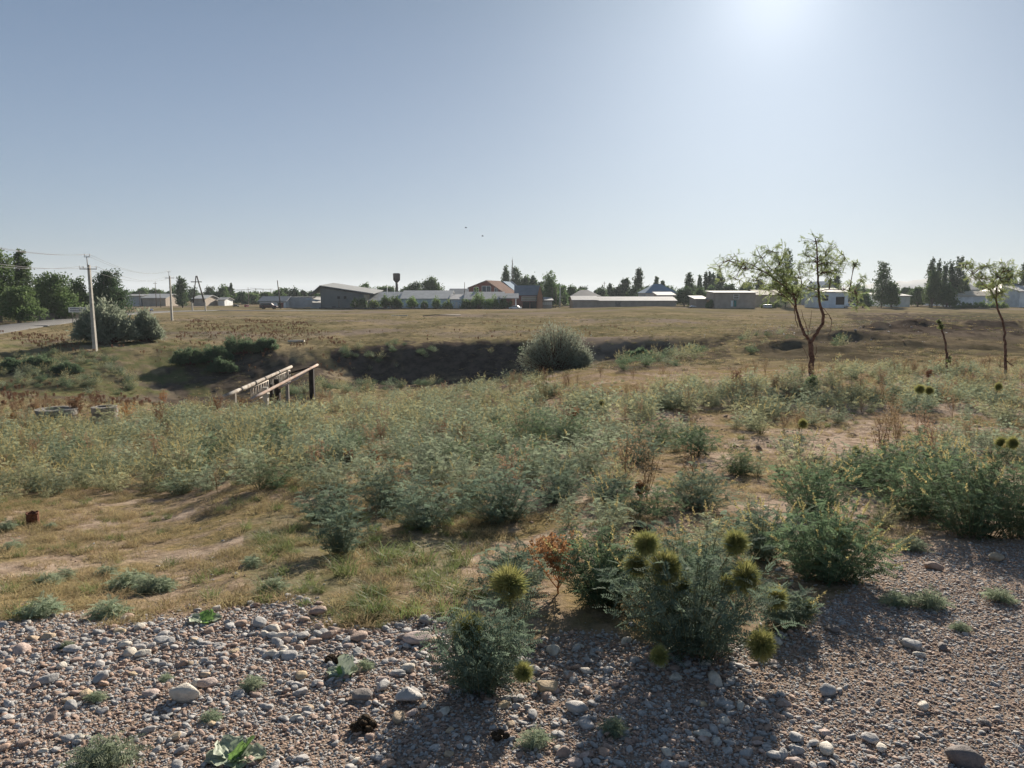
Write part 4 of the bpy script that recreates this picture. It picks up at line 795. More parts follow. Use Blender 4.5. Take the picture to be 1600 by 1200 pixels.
FT = [(288,431,474,15,235,'poplar','single dark poplar left of the A-shaped pole'),(365,443,474,14,300,'spire','dark pointed conifer above the shrubs left of the pale block wall'),(357,450,474,34,300,'round','bushy tree around the pointed conifer'),(340,456,474,26,290,'round','small green tree right of the A-shaped pole'),
 (225,451,472,26,330,'round','distant pale tree behind the left low roofs'),(246,452,472,24,320,'round','distant tree right of the left low roofs'),(272,456,472,20,300,'round','distant bush left of the second poplar pole'),(395,459,478,26,300,'round','green tree behind the parked red van'),(418,457,476,24,310,'round','rounded tree behind the small pale building'),
 (447,451,476,13,315,'poplar','short thick poplar behind the pale block wall'),(477,454,476,9,320,'poplar','small dark poplar top left of the dark barn'),(436,455,476,16,310,'round','low tree between the small building and the block wall'),(490,456,476,16,310,'round','tree showing just left of the dark barn roof'),
 (573,444,476,22,320,'round','airy tree showing over the end of the barn roof'),(605,447,476,44,330,'round','wide green tree left of the water tower'),(648,443,476,32,310,'round','tree between the water tower and the tallest tree over the white shed'),(674,434,476,36,305,'round','tallest round tree over the white roofed shed'),(634,450,476,18,318,'round','low tree right beside the water tower stem'),
 (791,416,476,11,330,'poplar','dark poplar left of the bare pointed poplar'),(806,417,476,14,335,'poplar','poplar leaning against the bare pointed poplar'),(820,430,476,24,335,'round','round tree behind the blue house roof'),(832,432,476,16,330,'round','small tree at the right end of the blue house roof'),
 (858,427,480,30,255,'round','tall billowing tree right of the orange gabled house'),(874,443,480,24,262,'round','darker tree at the right side of the billowing tree'),(843,440,480,16,262,'round','lower part tree left of the billowing tree'),(892,447,478,18,280,'round','light green tree by the poles of the side lane'),(905,452,478,18,300,'round','small green tree behind the lane'),
 (934,451,476,20,330,'round','tree behind the grey hip roof'),(952,444,476,7,320,'poplar','thin dark poplar beyond the long brown shed'),(975,434,476,15,330,'poplar','light green poplar over the long brown shed'),(963,449,476,16,320,'round','green bush tree left of the light poplar'),(996,417,476,12,325,'poplar','tallest poplar over the long brown shed'),(988,450,476,22,315,'round','round green tree in the row behind the long shed'),
 (1008,448,476,26,300,'round','dark round tree next to the blue roof'),(1023,432,476,7,340,'poplar','slim poplar above the blue roof'),(1033,439,476,7,345,'poplar','small poplar top right of the slim one over the blue roof'),(1067,449,478,32,252,'round','very dark round tree right of the long brown shed'),(1075,426,476,13,300,'poplar','broad poplar above the very dark round tree'),
 (1091,430,476,6,330,'poplar','thin pale poplar left of the three close poplars'),(1100,425,476,6,330,'poplar','first of three close dark poplars'),(1106,424,476,6,332,'poplar','middle one of three close dark poplars'),(1112,426,476,6,330,'poplar','last of three close dark poplars'),(1122,426,476,14,320,'poplar','wide poplar right of the three close poplars'),
 (1092,451,478,22,262,'round','dark tree by the old car and lean-to'),(1135,444,474,30,310,'round','green tree behind the grey shed'),(1163,440,474,26,310,'round','yellowish green tree behind the grey shed roof'),(1185,436,474,16,320,'poplar','poplar half covered by the locust crown'),(1225,389,474,17,240,'poplar','tall green poplar seen through the locust crown'),
 (1240,436,474,7,330,'poplar','thin poplar just right of the tall green poplar'),(1206,440,474,24,300,'round','green tree left of the tall green poplar'),(1250,447,474,26,300,'round','low tree behind the locust forks'),(1262,440,474,6,340,'poplar','small poplar top between the locust limbs'),(1286,437,474,6,345,'poplar','small far poplar right of the locust trunk'),(1293,435,474,6,345,'poplar','small far poplar next to the grey ridge'),(1302,427,474,11,320,'poplar','dark poplar right of the locust trunk'),
 (1330,445,474,26,330,'round','tree behind the pale blue workshop'),(1352,452,474,22,330,'round','low tree right of the pale blue workshop'),(1374,408,474,23,238,'poplar','large lone poplar with a thick crown on the right'),(1389,442,474,22,240,'round','bushy green tree under the large lone poplar'),(1345,458,474,22,236,'round','green hedge tree left of the large lone poplar'),
 (1410,450,474,26,300,'round','tree between the lone poplar and the poplar row'),(1430,448,474,26,260,'round','dark tree left of the right poplar row'),(1449,402,474,12,245,'poplar','tallest left poplar of the right row'),(1460,406,474,10,248,'poplar','second poplar of the right row'),(1470,409,474,9,250,'poplar','third poplar of the right row, slightly shorter'),(1480,408,474,10,250,'poplar','fourth poplar of the right row'),(1490,400,474,15,250,'poplar','broad tall poplar at the right end of the row'),
 (1452,424,474,26,240,'round','dark leafy mass at the foot of the right poplar row'),(1475,443,474,24,238,'round','round dark tree under the row of poplars'),(1500,430,474,18,255,'round','green tree at the right foot of the poplar row'),(1525,440,474,22,320,'round','tree behind the grey hip roof at the right'),(1567,416,474,20,260,'round','green tree behind the second leaning locust'),(1591,411,474,10,260,'poplar','last poplar at the right edge'),(1578,440,474,20,262,'round','low tree near the right edge of the picture')]
for i,(a,b,c,d,Y,k,lab) in enumerate(FT): tree(a,b,c,d*1.12,Y,k,lab,TPOP if k!='round' else (TDARK if i % 3 == 0 else TLEAF),50+i,1300+int(130*d),{'round':'broadleaf_tree','poplar':'poplar_tree','spire':'conifer_tree'}[k],lf=Y*.0020)
xs_ = np.linspace(205, 1590, 56) + rng.uniform(-9, 9, 56)
for i, px in enumerate(xs_):
    tree(px, rng.uniform(446,457), 474, rng.uniform(16,30), rng.uniform(290,345), 'round', 'low green garden tree among those filling the gaps behind the village roofs', [TLEAF,TDARK,TPOP][i%3], 300+i, 1700, 'broadleaf_tree', 'low garden trees behind the village', lf=.6)
# bare pointed poplar
e = empty('bare_poplar', on(800.5,332), 'grey leafless pointed poplar rising over the blue roof', 'tree'); mb = MB(); hh = P(800,401,332).z - on(800,332).z
mb.tube([(0,0,-.3),(0,0,hh*.6),(0,0,hh)], [.3,.16,.03], 6); mb.build('trunk', BARKG, e); mb = MB()
for i in range(46): t = rng.uniform(.25,.95); a = rng.uniform(0,6.28); L = 3.6*(1.05-t); mb.tube([(0,0,hh*t),(math.cos(a)*L*.3,math.sin(a)*L*.3,hh*t+L*.8),(math.cos(a)*L*.42,math.sin(a)*L*.42,hh*t+L*1.7)], [.06,.05,.02], 4, False)
mb.build('branches', BARKG, e)
# far woodland behind the village
def woods():
    mb = MB(); n = 12000; px = rng.uniform(-150,1750,n); Y = rng.uniform(350,520,n); top = 459 + 6*fbm(px*.03, px*0+3, 12, 3) - 5
    x = (px-800)/FPX*Y; gzv = gz(x, Y); zt = CAMZ - (top-456)/FPX*Y; z = gzv + (zt - gzv)*np.sqrt(rng.random(n))*rng.uniform(.8,1,n); c = np.stack([x,Y,z],1)
    mb.addq(leafq(c, rdir(n), rdir(n), rng.uniform(1.2,2.2,n), rng.uniform(1.0,1.8,n))); tag(mb.build('far_woods', TDARK), 'line of distant trees behind the village', 'trees', kind='stuff')
woods()

# leaning trees near the gully: limbs as lists of photo points at depth Y
def limb_tree(name, label, Y, limbs, clusters, leafm, lf, seed, ll=.17):
    g = np.random.default_rng(seed); b = limbs[0][0][0]; root = P(b[0], b[1], Y); root.z = float(gz(root.x, Y)) - .03; e = empty(name, root, label, 'tree'); tk = MB(); k = Y/FPX; nodes = []
    for pts, r0, r1, dy in limbs:
        m = len(pts); W = [P(x, y, Y + dy*i/max(1,m-1)) - root for i,(x,y) in enumerate(pts)]
        if pts[0] == b: W[0] = Vector((0,0,-.1))
        Q = []
        for i in range(m-1):
            for t in (0,.33,.66): Q.append(W[i].lerp(W[i+1], t) + Vector(g.normal(0,.4*k,3)))
        Q.append(W[-1]); Q[0] = W[0]; tk.tube(Q, [ (r0+(r1-r0)*i/(len(Q)-1))*k*.74 for i in range(len(Q))], 8, False); nodes += Q[len(Q)//3:]
    tw, lv = MB(), MB()
    for (cx, cy, rx, ry, dn) in clusters:
        C = P(cx, cy, Y + g.normal(0, 8)*k) - root; n0 = min(nodes, key=lambda q: (q-C).length + (0 if q.z < C.z else .4)); mid = n0.lerp(C, .5) + Vector((0,0,2*k)); tw.tube([n0, mid, C], [.9*k,.6*k,.35*k], 4, False)
        for j in range(max(5, int(dn*rx*ry/15))):
            a, rr = g.uniform(0,6.28), math.sqrt(g.random())*1.25; q = C + Vector((math.cos(a)*rr*rx*k, g.normal(0,.5)*rx*k, math.sin(a)*rr*ry*k))
            tw.tube([C.lerp(n0, g.uniform(0,.45)), C.lerp(q,.55) + Vector((0,0,1.5*k)), q], [.4*k,.3*k,.16*k], 3, False)
            for l in range(6):               # hanging pinnate leaves
                d = Vector(nrm(g.normal(size=3) + np.array([0,0,.05]))); o_ = q.lerp(C, g.uniform(0,.5)); m = 8; s = np.linspace(.1,1,m)[:,None]*ll
                B = np.array(o_) + np.array(d)*s + np.array([0,0,-.4])*s*s*1.2; sd = nrm(np.cross(np.array(d), g.normal(size=3)))
                for sg in (-1,1): lv.addq(leafq(B, nrm(np.repeat((np.array(d)*.4 + sd*sg)[None], m, 0)), np.repeat(g.normal(size=(1,3)), m, 0), np.full(m,lf), np.full(m,lf*.5)))
    tk.build('trunk', BARK, e); tw.build('twigs', BARK, e); lv.build('crown', leafm, e); return e
limb_tree('locust_tree', 'leaning locust with two dark forked limbs and thin open crown, largest near tree', 23.0,
 [([(1268,578),(1268,560),(1267,545),(1266,532)],6.2,4.6,0),([(1266,534),(1258,522),(1251,508),(1246,490),(1243,472)],3.6,2.2,.3),([(1267,534),(1276,520),(1285,507),(1287,494),(1281,476),(1279,455),(1278,432),(1277,405),(1276,385),(1274,372)],4.0,1.0,-.3),
  ([(1243,472),(1240,460),(1230,445),(1218,432),(1204,420),(1190,404),(1181,385)],2.0,.5,.5),([(1243,470),(1226,448),(1200,428),(1172,412),(1145,405),(1122,412)],1.7,.4,-.5),([(1246,488),(1240,478),(1243,500),(1247,512)],1.2,.7,-.3),([(1278,455),(1290,453),(1310,452),(1335,455)],1.2,.4,-.4),
  ([(1277,410),(1290,400),(1305,385),(1318,400)],1.2,.4,.5),([(1285,493),(1294,491),(1300,500),(1298,515),(1293,525)],.9,.5,-.2),([(1262,528),(1262,515),(1256,500),(1252,485)],.9,.4,-.4),([(1284,480),(1290,485),(1300,500)],.6,.3,-.2),([(1268,565),(1276,550),(1275,540)],.8,.4,-.2),([(1262,560),(1258,548),(1253,540)],.6,.3,-.3),([(1263,518),(1267,500),(1268,485)],.7,.3,.2),([(1243,470),(1250,450),(1262,435),(1272,445)],1.2,.5,.3)],
 [(1140,408,26,12,.5),(1122,418,10,8,.5),(1160,420,28,16,.7),(1148,438,20,10,.5),(1188,402,14,14,.5),(1200,425,22,18,.8),(1222,410,16,28,1.0),(1226,440,18,22,1.3),(1240,458,18,14,1.2),(1208,392,24,10,.45),(1250,430,14,16,.7),(1258,400,10,12,.4),(1275,378,20,12,.6),(1290,392,20,14,.6),(1272,408,26,14,.7),
  (1300,410,22,16,.8),(1322,405,16,9,.45),(1335,412,8,6,.4),(1286,425,28,14,.9),(1262,450,18,12,.9),(1298,435,14,12,.5),(1320,452,20,12,.6),(1340,462,14,10,.6),(1345,440,10,8,.35),(1215,455,22,14,.9),(1180,440,22,12,.6),(1108,460,0,0,0),(1275,462,14,8,.9),(1340,474,10,8,.6)][:26] + [(1275,462,14,8,.9),(1340,474,10,8,.6)], TLOC, .036, 3)
limb_tree('locust_tree', 'slim curved locust with a forked yellow-green crown near the right edge', 23.0,
 [([(1573,566),(1571,548),(1569,530),(1570,515),(1565,498),(1558,480),(1556,468)],3.0,1.7,0),([(1556,468),(1546,452),(1534,440),(1520,430),(1508,418)],1.4,.4,.3),([(1556,468),(1558,448),(1564,430),(1572,415)],1.3,.4,-.3),([(1573,564),(1578,569),(1584,572)],1.2,.5,-.2)],
 [(1510,412,14,9,.5),(1520,426,18,12,.8),(1536,436,20,12,1.0),(1548,448,18,12,1.1),(1558,432,14,18,1.2),(1566,418,14,12,.8),(1580,424,14,12,.7),(1560,456,16,10,1.1),(1540,416,12,8,.4),(1576,440,12,10,.6),(1588,432,8,6,.3),(1552,465,12,6,.8)], TLOC, .036, 4)
limb_tree('locust_sapling', 'short crooked sapling with a leafy tip and hardly any branches', 22.5,
 [([(1481,568),(1479,552),(1478,538),(1474,522),(1469,508),(1467,500)],2.4,1.5,0)],[(1467,503,1.5,3,4),(1470,511,1.5,3,4),(1482,562,5,4,2.2)], TLOC, .035, 5, .065)

# ------------------------------------------------------------------ big shrubs
TSILV2 = mat('pale_willow_leaf', (.37,.395,.31), .9, .05, col2=(.27,.30,.23), vscale=1.2, trans=.28, rnd=.1)
def shrub(px, base, wp, hp, Y, label, leafm, seed, n=9000, lf=.10, name='willow_bush', wispy=.5, lobes=None):
    g = np.random.default_rng(seed); loc = on(px, Y); k = Y/FPX; w_, h = wp*k, hp*k; e = empty(name, loc, label, 'bush'); st, lv = MB(), MB()
    for i in range(n//60):
        a, q = g.uniform(0,6.28), math.sqrt(g.random()); tip = Vector((math.cos(a)*q*w_*.5, math.sin(a)*q*w_*.38, h*(1-.80*q**2.6)*g.uniform(.62,1.0)*(.86+.28*mnoise.noise(Vector((math.cos(a)*q*2.2+seed, math.sin(a)*q*2.2, seed*1.7)))+.08)))
        b = Vector((tip.x*.22, tip.y*.22, -.05)); mid = b.lerp(tip,.55) + Vector((tip.x*.08, 0, h*.07)); st.tube([b, mid, tip], [.022*h/2,.012*h/2,.004], 4, False)
        m = 60; t = g.uniform(.18,1,m)**.8; pts = np.array([list((b.lerp(mid, tt*2) if tt < .5 else mid.lerp(tip, tt*2-1))) for tt in t]) + g.normal(0,.045*h,(m,3))*(.35+t[:,None]*.8)
        d0 = np.array((tip-mid).normalized()); dd = nrm(g.normal(size=(m,3))*(1-wispy) + d0*wispy + np.array([0,0,.15])); L = lf*g.uniform(.6,1.3,m); lv.addq(leafq(pts, dd, nrm(g.normal(size=(m,3))), L, L*.34))
    st.build('branches', BARK, e); lv.build('foliage', leafm, e); return e
shrub(166,538,100,66,72,'big silvery willow bush behind the concrete utility pole', TSILV, 1, 20000, .34)
shrub(228,538,52,54,74,'smaller willow bush joined to the right side of the big one', TSILV, 2, 14000, .30)
shrub(870,579,124,86,33,'rounded grey-green willow bush in the middle at the gully edge', TSILV2, 3, 16000, .10, wispy=.7)
shrub(905,575,40,40,32.5,'low side shoots at the right foot of the rounded grey bush', TSILV2, 4, 2600, .13, wispy=.6)
for i,(px,b,wp,hp,Y,lab) in enumerate([(292,590,60,30,62.5,'dark green bush at the left end of the gully hedge'),(335,582,60,32,63,'dark green bush low in the gully hedge'),(375,572,66,30,65,'largest dark green bush on the gully bank'),(415,562,44,22,66,'lighter green bush at the top right of the gully hedge'),(345,592,50,22,61,'lowest green bush of the gully hedge above the ditch'),
    (1005,560,44,18,52,'small green bush in the shaded bank right of the willow bush'),(1080,553,26,14,50,'tiny grey-green bush on a dark hump by the spoil heap'),(985,556,26,16,54,'dark green bush beside the willow bush'),(60,600,60,20,58,'green bush low on the left bank'),(100,606,50,18,56,'dark green bush at the bottom of the left bank'),(15,590,40,20,57,'green bush at the left edge on the bank')]):
    shrub(px,b,wp,hp,Y,lab, LEAFD if i not in (6,) else LEAF, 30+i, 6500, .17, 'green_bush', .25)
GARDEN = mat('garden_leaf', (.20,.27,.085), .7, .1, col2=(.12,.18,.06), vscale=.6, trans=.4, rnd=.3)
shrub(1272,603,22,20,19,'small bright green seedling bush at the foot of the leaning locust', GRASSG, 60, 2400, .07, 'green_bush', .2)
for i,(px,b,wp,hp,lab) in enumerate([(557,484,12,14,'small yellow-green shrub by the dark barn corner'),(568,484,10,14,'second yellow-green shrub by the barn corner'),(585,483,12,11,'low shrub at the left end of the white shed'),(603,482,12,17,'shrub left of the dark tree at the white shed'),(623,482,14,14,'bright yellow-green shrub before the white shed'),(616,474,20,18,'dark rounded small tree before the white shed'),
    (646,482,16,16,'wide green shrub before the white shed'),(664,482,8,10,'narrow shrub before the white shed'),(682,483,12,16,'green shrub right of the narrow one'),(700,484,12,14,'small dark shrub near the seam of the sheds'),(728,484,12,16,'dark shrub left of the shed door'),(748,484,18,28,'tallest dark hedge shrub before the white roofs'),(770,484,22,20,'broad green hedge shrub before the white roofs'),(790,483,18,20,'green hedge shrub left of the white car'),(736,484,8,12,'little shrub right of the shed door'),
    (1203,470,26,10,'green hedge below the bright roof behind the locust'),(1500,474,26,8,'low hedge before the white roofed shed'),(1530,474,26,9,'hedge in front of the right white shed wall'),(1556,472,22,10,'hedge at the right end of the white shed'),(1110,474,16,10,'shrub at the left side of the grey shed')]):
    shrub(px,b,wp*1.35,hp*1.25,228,lab, [GARDEN,TLEAF,GARDEN][i%3], 80+i, 2200, .5, 'garden_shrub', .2)

# ------------------------------------------------------------------ buildings
def wx(px, Y): return (px-800)/FPX*Y*1.0
def wz(py, Y): return P(800, py, Y).z
M = dict(white=bmat('wall_white',(.74,.76,.77)), blue=bmat('wall_paleblue',(.62,.69,.76)), dark=bmat('wall_darkwood',(.17,.18,.175),vscale=.3), brown=bmat('wall_mud',(.38,.32,.265)), brick=bmat('wall_brick',(.27,.12,.095)), grey=bmat('wall_grey',(.42,.43,.44)), tan=bmat('wall_tan',(.42,.36,.27)), orange=bmat('gable_orange',(.42,.22,.13)),
  rwhite=bmat('roof_white',(.44,.43,.42),rough=.8,spec=.1), rgrey=bmat('roof_grey',(.27,.28,.28),rough=.8,spec=.1), rpale=bmat('roof_pale',(.40,.41,.41),rough=.8,spec=.1), rblue=bmat('roof_blue',(.12,.20,.29),rough=.9,spec=.05), rdark=bmat('roof_dark',(.10,.11,.125),rough=.6), rpink=bmat('roof_pink',(.27,.20,.17),rough=.95,spec=.0), rslate=bmat('roof_slate',(.17,.19,.21),rough=.6), rcream=bmat('roof_cream',(.48,.42,.33),rough=.8,spec=.1))
DARK = mat('dark_opening', (.015,.015,.018)); TEAL = mat('teal_paint', (.03,.19,.17)); FRAME = mat('frame_white', (.7,.7,.68))
def house(name, label, x0, x1, base, eave, ridge, Y, depth, axis, wall, roof, openings=(), cat='building', rise=None, over=.5, chim=(), rx=None):
    """front wall in the plane y=Y between photo columns x0,x1; openings: (kind, x0, x1, top, bottom, material)"""
    X0, X1 = wx(x0,Y), wx(x1,Y); cx = (X0+X1)/2; gb = float(min(gz(X0,Y), gz(X1,Y), gz(cx,Y+depth))) - .4; e = empty(name, (cx, Y, 0), label, cat)
    ze = wz(eave, Y); a, b = X0-cx, X1-cx; wl_, rf = MB(), MB(); t = .18
    if axis == 'x':
        zr = wz(ridge, Y + depth/2); wl_.box((0, depth/2, (gb+ze)/2), (b-a, depth, ze-gb))
        for s in (a, b): wl_.add([(s,0,ze),(s,depth,ze),(s,depth/2,zr)], [(0,1,2)])
        sl = (zr-ze)/(depth/2); o = over
        for sg in (0,1):
            y0, y1 = ((-o, depth/2) if sg == 0 else (depth+o, depth/2)); z0 = ze - o*sl + .06; z1 = zr + .06
            V = [(a-o,y0,z0),(b+o,y0,z0),(b+o,y1,z1),(a-o,y1,z1)]; V += [(x_,y_,z_+t) for x_,y_,z_ in V]; rf.add(V, [(0,1,2,3),(4,5,6,7),(0,1,5,4),(1,2,6,5),(3,0,4,7)])
        for c in np.arange(a, b, 1.2): rf.box((c, depth*.25-o*.5, (ze+zr)/2+t+.08-o*sl*.5), (.05, .1, .05))
    elif axis == 'y':
        zr = wz(ridge, Y); xr = 0 if rx is None else wx(rx,Y)-cx; wl_.box((0, depth/2, (gb+ze)/2), (b-a, depth, ze-gb)); wl_.poly([(a,ze),(b,ze),(xr,zr)], 0, depth)
        o = over
        for s in (a, b):
            sl = (zr-ze)/abs(s-xr); xo = s + math.copysign(o, s-xr); V = [(xo,-o,ze-o*sl+.05),(xr,-o,zr+.05),(xr,depth+o,zr+.05),(xo,depth+o,ze-o*sl+.05)]; V += [(x_,y_,z_+t) for x_,y_,z_ in V]; rf.add(V, [(0,1,2,3),(4,5,6,7),(0,1,5,4),(1,2,6,5),(2,3,7,6),(3,0,4,7)])
    elif axis == 'hip':
        zr = wz(ridge, Y+depth/2); wl_.box((0, depth/2, (gb+ze)/2), (b-a, depth, ze-gb)); o = over; q = min(depth/2, (b-a)*.38)
        rf.add([(a-o,-o,ze),(b+o,-o,ze),(b+o,depth+o,ze),(a-o,depth+o,ze),(a+q,depth/2,zr),(b-q,depth/2,zr)], [(0,1,5,4),(1,2,5),(2,3,4,5),(3,0,4),(0,3,2,1)])
    else:                                    # shed roof rising to the back
        zr = wz(ridge, Y+depth); V = [(a,0),(a,depth)]; wl_.box((0, depth/2, (gb+ze)/2), (b-a, depth, ze-gb)); o = over
        wl_.add([(a,0,ze),(b,0,ze),(b,depth,ze),(a,depth,ze),(a,depth,zr),(b,depth,zr)], [(0,3,4),(1,5,2),(3,2,5,4)])
        V = [(a-o,-o,ze+.05),(b+o,-o,ze+.05),(b+o,depth+o,zr+.05),(a-o,depth+o,zr+.05)]; V += [(x_,y_,z_+t) for x_,y_,z_ in V]; rf.add(V, [(0,1,2,3),(4,5,6,7),(0,1,5,4),(1,2,6,5),(2,3,7,6),(3,0,4,7)])
    wl_.build('wall', wall, e); r = rf.build('roof', roof, e)
    for (c0, c1, ct) in chim: mb = MB(); mb.box(((wx(c0,Y)+wx(c1,Y))/2-cx, depth*.5, wz(ct,Y)-.6), (wx(c1,Y)-wx(c0,Y), .6, 1.6)); mb.build('chimney', M['brown'], r)
    for (k, p0, p1, t0, t1, m) in openings:
        o0, o1, z1, z0 = wx(p0,Y)-cx, wx(p1,Y)-cx, wz(t0,Y), wz(t1,Y); w_, h_ = o1-o0, z1-z0; mb = MB()
        if k == 'window':
            for q in ((o0,.12,h_),(o1,.12,h_)): mb.box((q[0], -.05, (z0+z1)/2), (q[1], .16, q[2]))
            for q in (z0, z1, (z0+z1)/2): mb.box(((o0+o1)/2, -.055, q), (w_, .14, .10))
            f = mb.build('window', FRAME, e); mb = MB(); mb.box(((o0+o1)/2, -.02, (z0+z1)/2), (w_-.1, .06, h_-.1)); mb.build('pane', m or GLASS, f)
        else: mb.box(((o0+o1)/2, -.03, (z0+z1)/2), (w_, .12, h_)); mb.box(((o0+o1)/2, -.07, z1), (w_+.2, .14, .12)); mb.build(k, m or DARK, e)
    return e
# dark barn with an uneven roof
def barn():
    Y, D = 232, 16; e = empty('barn', (wx(540,Y), Y, 0), 'large dark weathered barn with an uneven pitched roof', 'barn'); cx = wx(540,Y); X = lambda p: wx(p,Y)-cx; gb = wz(486,Y)-.6; mb = MB()
    mb.poly([(X(503),gb),(X(570),gb),(X(570),wz(459.5,Y)),(X(503),wz(448.5,Y))], 0, D); mb.build('wall', M['dark'], e); mb = MB()
    for (p0,y0,p1,y1) in ((487,461,503.5,447),(503.5,447,586,459.5)):
        V = [(X(p0),-1,wz(y0,Y)),(X(p1),-1,wz(y1,Y)),(X(p1),D+1,wz(y1,Y)+1),(X(p0),D+1,wz(y0,Y)+1)]; V += [(a,b,c+.22) for a,b,c in V]; mb.add(V, [(3,2,1,0),(4,5,6,7),(0,1,5,4),(1,2,6,5),(2,3,7,6),(3,0,4,7)])
    mb.build('roof', M['rgrey'], e); mb = MB(); mb.box(((X(570)+X(575.5))/2, 2, (gb+wz(460.5,Y))/2), (X(575.5)-X(570)-.06, 4, wz(460.5,Y)-gb)); mb.build('end_wall', M['tan'], e)
    mb = MB(); V = [(X(483),-5,wz(468,Y)),(X(503),-5,wz(471,Y)),(X(503),-.1,wz(470,Y)),(X(483),-.1,wz(467,Y))]; V += [(a,b,c+.2) for a,b,c in V]; mb.add(V, [(3,2,1,0),(4,5,6,7),(0,1,5,4),(1,2,6,5),(2,3,7,6),(3,0,4,7)]); mb.build('canopy', M['rpale'], e)
    mb = MB(); mb.box(((X(487)+X(502.5))/2, 2, (gb+wz(473,Y))/2), (X(502.5)-X(487), 3.6, wz(473,Y)-gb)); mb.build('side_room', M['grey'], e)
    for a,b,c,d in ((529,533,463,467),(539,543,463,467),(520,526,479,485)): mb = MB(); mb.box(((X(a)+X(b))/2, -.06, (wz(c,Y)+wz(d,Y))/2), (X(b)-X(a), .14, wz(c,Y)-wz(d,Y))); mb.build('window', DARK, e)
barn()
house('long_shed','long low white-walled shed with a pale sheet roof beside the barn',577,628,483,470,457,234,17,'x',M['blue'],M['rpale'],[('window',590,594,472,477,DARK),('window',600,604,472,477,DARK)])
house('long_shed','long white-walled shed with a bright grey roof between barn and brick house',628.6,704,483,467,455,233,17,'x',M['blue'],M['rpale'],[('window',640,644,472,477,DARK),('window',660,664,472,477,DARK),('window',684,688,472,477,DARK)])
house('outbuilding','slate roofed outbuilding behind the joint of the white sheds',703,738,480,461,452,252,14,'x',M['grey'],M['rslate'])
house('white_shed','low shed with a gleaming white roof and a dark doorway',705,727,483,468,461,231,12,'x',M['blue'],M['rwhite'],[('door',712,715.5,472,482,FRAME)])
house('white_shed','wide shed with a gleaming white roof in front of the brick house',727.5,786,483,468,457,230,14,'x',M['blue'],M['rwhite'])
house('porch_building','white roofed porch building with reddish posts behind the white car',784,808,482,466,459.5,228,8,'x',M['brick'],M['rwhite'],[('door',800,803,467,480,M['orange']),('door',805,807,467,480,WHITE)])
def skew_gable(name, label, pts, base, Y, depth, shift, wall, roof, openings=(), edge=None):
    """gable front (photo points: left eave, ridge, right eave) whose ridge runs back and to the right"""
    (lx,ly),(rx_,ry),(ex,ey) = pts; cx = wx(rx_,Y); X = lambda p: wx(p,Y)-cx; gb = wz(base,Y)-.5; e = empty(name, (cx,Y,0), label, 'building'); sh = X(rx_+shift)
    O = [(X(lx),gb),(X(ex),gb),(X(ex),wz(ey,Y)),(0,wz(ry,Y)),(X(lx),wz(ly,Y))]; n = 5; V = [(a,0,b) for a,b in O]+[(a+sh,depth,b) for a,b in O]; mb = MB(); mb.add(V, [tuple(range(n)), tuple(range(2*n-1,n-1,-1))]+[(i,i+n,(i+1)%n+n,(i+1)%n) for i in range(n)]); mb.build('wall', wall, e)
    mb = MB(); t = .28
    for (p,q) in (((lx-2,ly+.8),(rx_,ry-.3)),((rx_,ry-.3),(ex+1.5,ey+.9))):
        V = [(X(p[0]),-.7,wz(p[1],Y)),(X(q[0]),-.7,wz(q[1],Y)),(X(q[0])+sh,depth+.5,wz(q[1],Y)),(X(p[0])+sh,depth+.5,wz(p[1],Y))]; V += [(a,b,c+t) for a,b,c in V]; mb.add(V, [(3,2,1,0),(4,5,6,7),(0,1,5,4),(1,2,6,5),(2,3,7,6),(3,0,4,7)])
    r = mb.build('roof', roof, e)
    if edge: mb = MB(); mb.tube([(sh,depth+.6,wz(ry-.3,Y)+.3),(X(ex+1.5)+sh,depth+.6,wz(ey+.9,Y)+.3)],.5,6); mb.build('fascia', edge, r)
    for (p0,p1,t0,t1,m) in openings:
        o0,o1,z1,z0 = X(p0),X(p1),wz(t0,Y),wz(t1,Y); mb = MB()
        for q in (o0,(o0+o1)/2,o1): mb.box((q,-.05,(z0+z1)/2),(.14,.16,z1-z0))
        for q in (z0,z1): mb.box(((o0+o1)/2,-.056,q),(o1-o0+.1,.14,.14))
        f = mb.build('window', FRAME, e); mb = MB(); mb.box(((o0+o1)/2,-.02,(z0+z1)/2),(o1-o0-.1,.06,z1-z0-.1)); mb.build('pane', m, f)
skew_gable('brick_house','red brick house with a broad gable, pinkish roof and white framed window',((733,450),(760,439.5),(790,460)),482,246,15,20,M['brick'],M['rpink'],[(753.5,767,447,457,GLASS),(741,748,449,459,DARK),(773,778,450,458,GLASS)])
skew_gable('blue_roof_house','house with a blue sheet roof and white edge behind the brick house',((778,450),(786,441),(810,461)),482,264,14,12,M['white'],M['rblue'],(),M['rwhite'])
house('garage_house','brick house with a grey roof and dark garage openings',806,842,482,461,447,240,12,'x',M['brick'],M['rslate'],[('window',815,839,463.5,470,M['tan']),('garage_door',817,827,472,482,DARK),('garage_door',828.5,838,472,482,DARK),('pillar',839,841.5,462,482,M['tan'])])
house('gable_house','narrow building end with an orange gable right of the garage',839,847.5,482,463,446,237.5,8,'y',M['orange'],M['rslate'])
house('annex','low annex with a row of small windows and a white sloping roof',846,862,481,470,465,240,12,'slope',M['brown'],M['rwhite'],[('window',848+i*3,849.6+i*3,472,476,M['tan']) for i in range(5)])
house('brown_shed','long brown mud-walled shed with a thin white roof and steel door',930,1054,480,470.3,464.5,238,12,'x',M['brown'],M['rwhite'],[('door',960.5,969,470.8,480,CONCD)])
house('brown_shed','short brown shed with a white roof at the left end of the long one',895,932,480,469.3,463.5,236.5,12,'x',M['brown'],M['rwhite'])
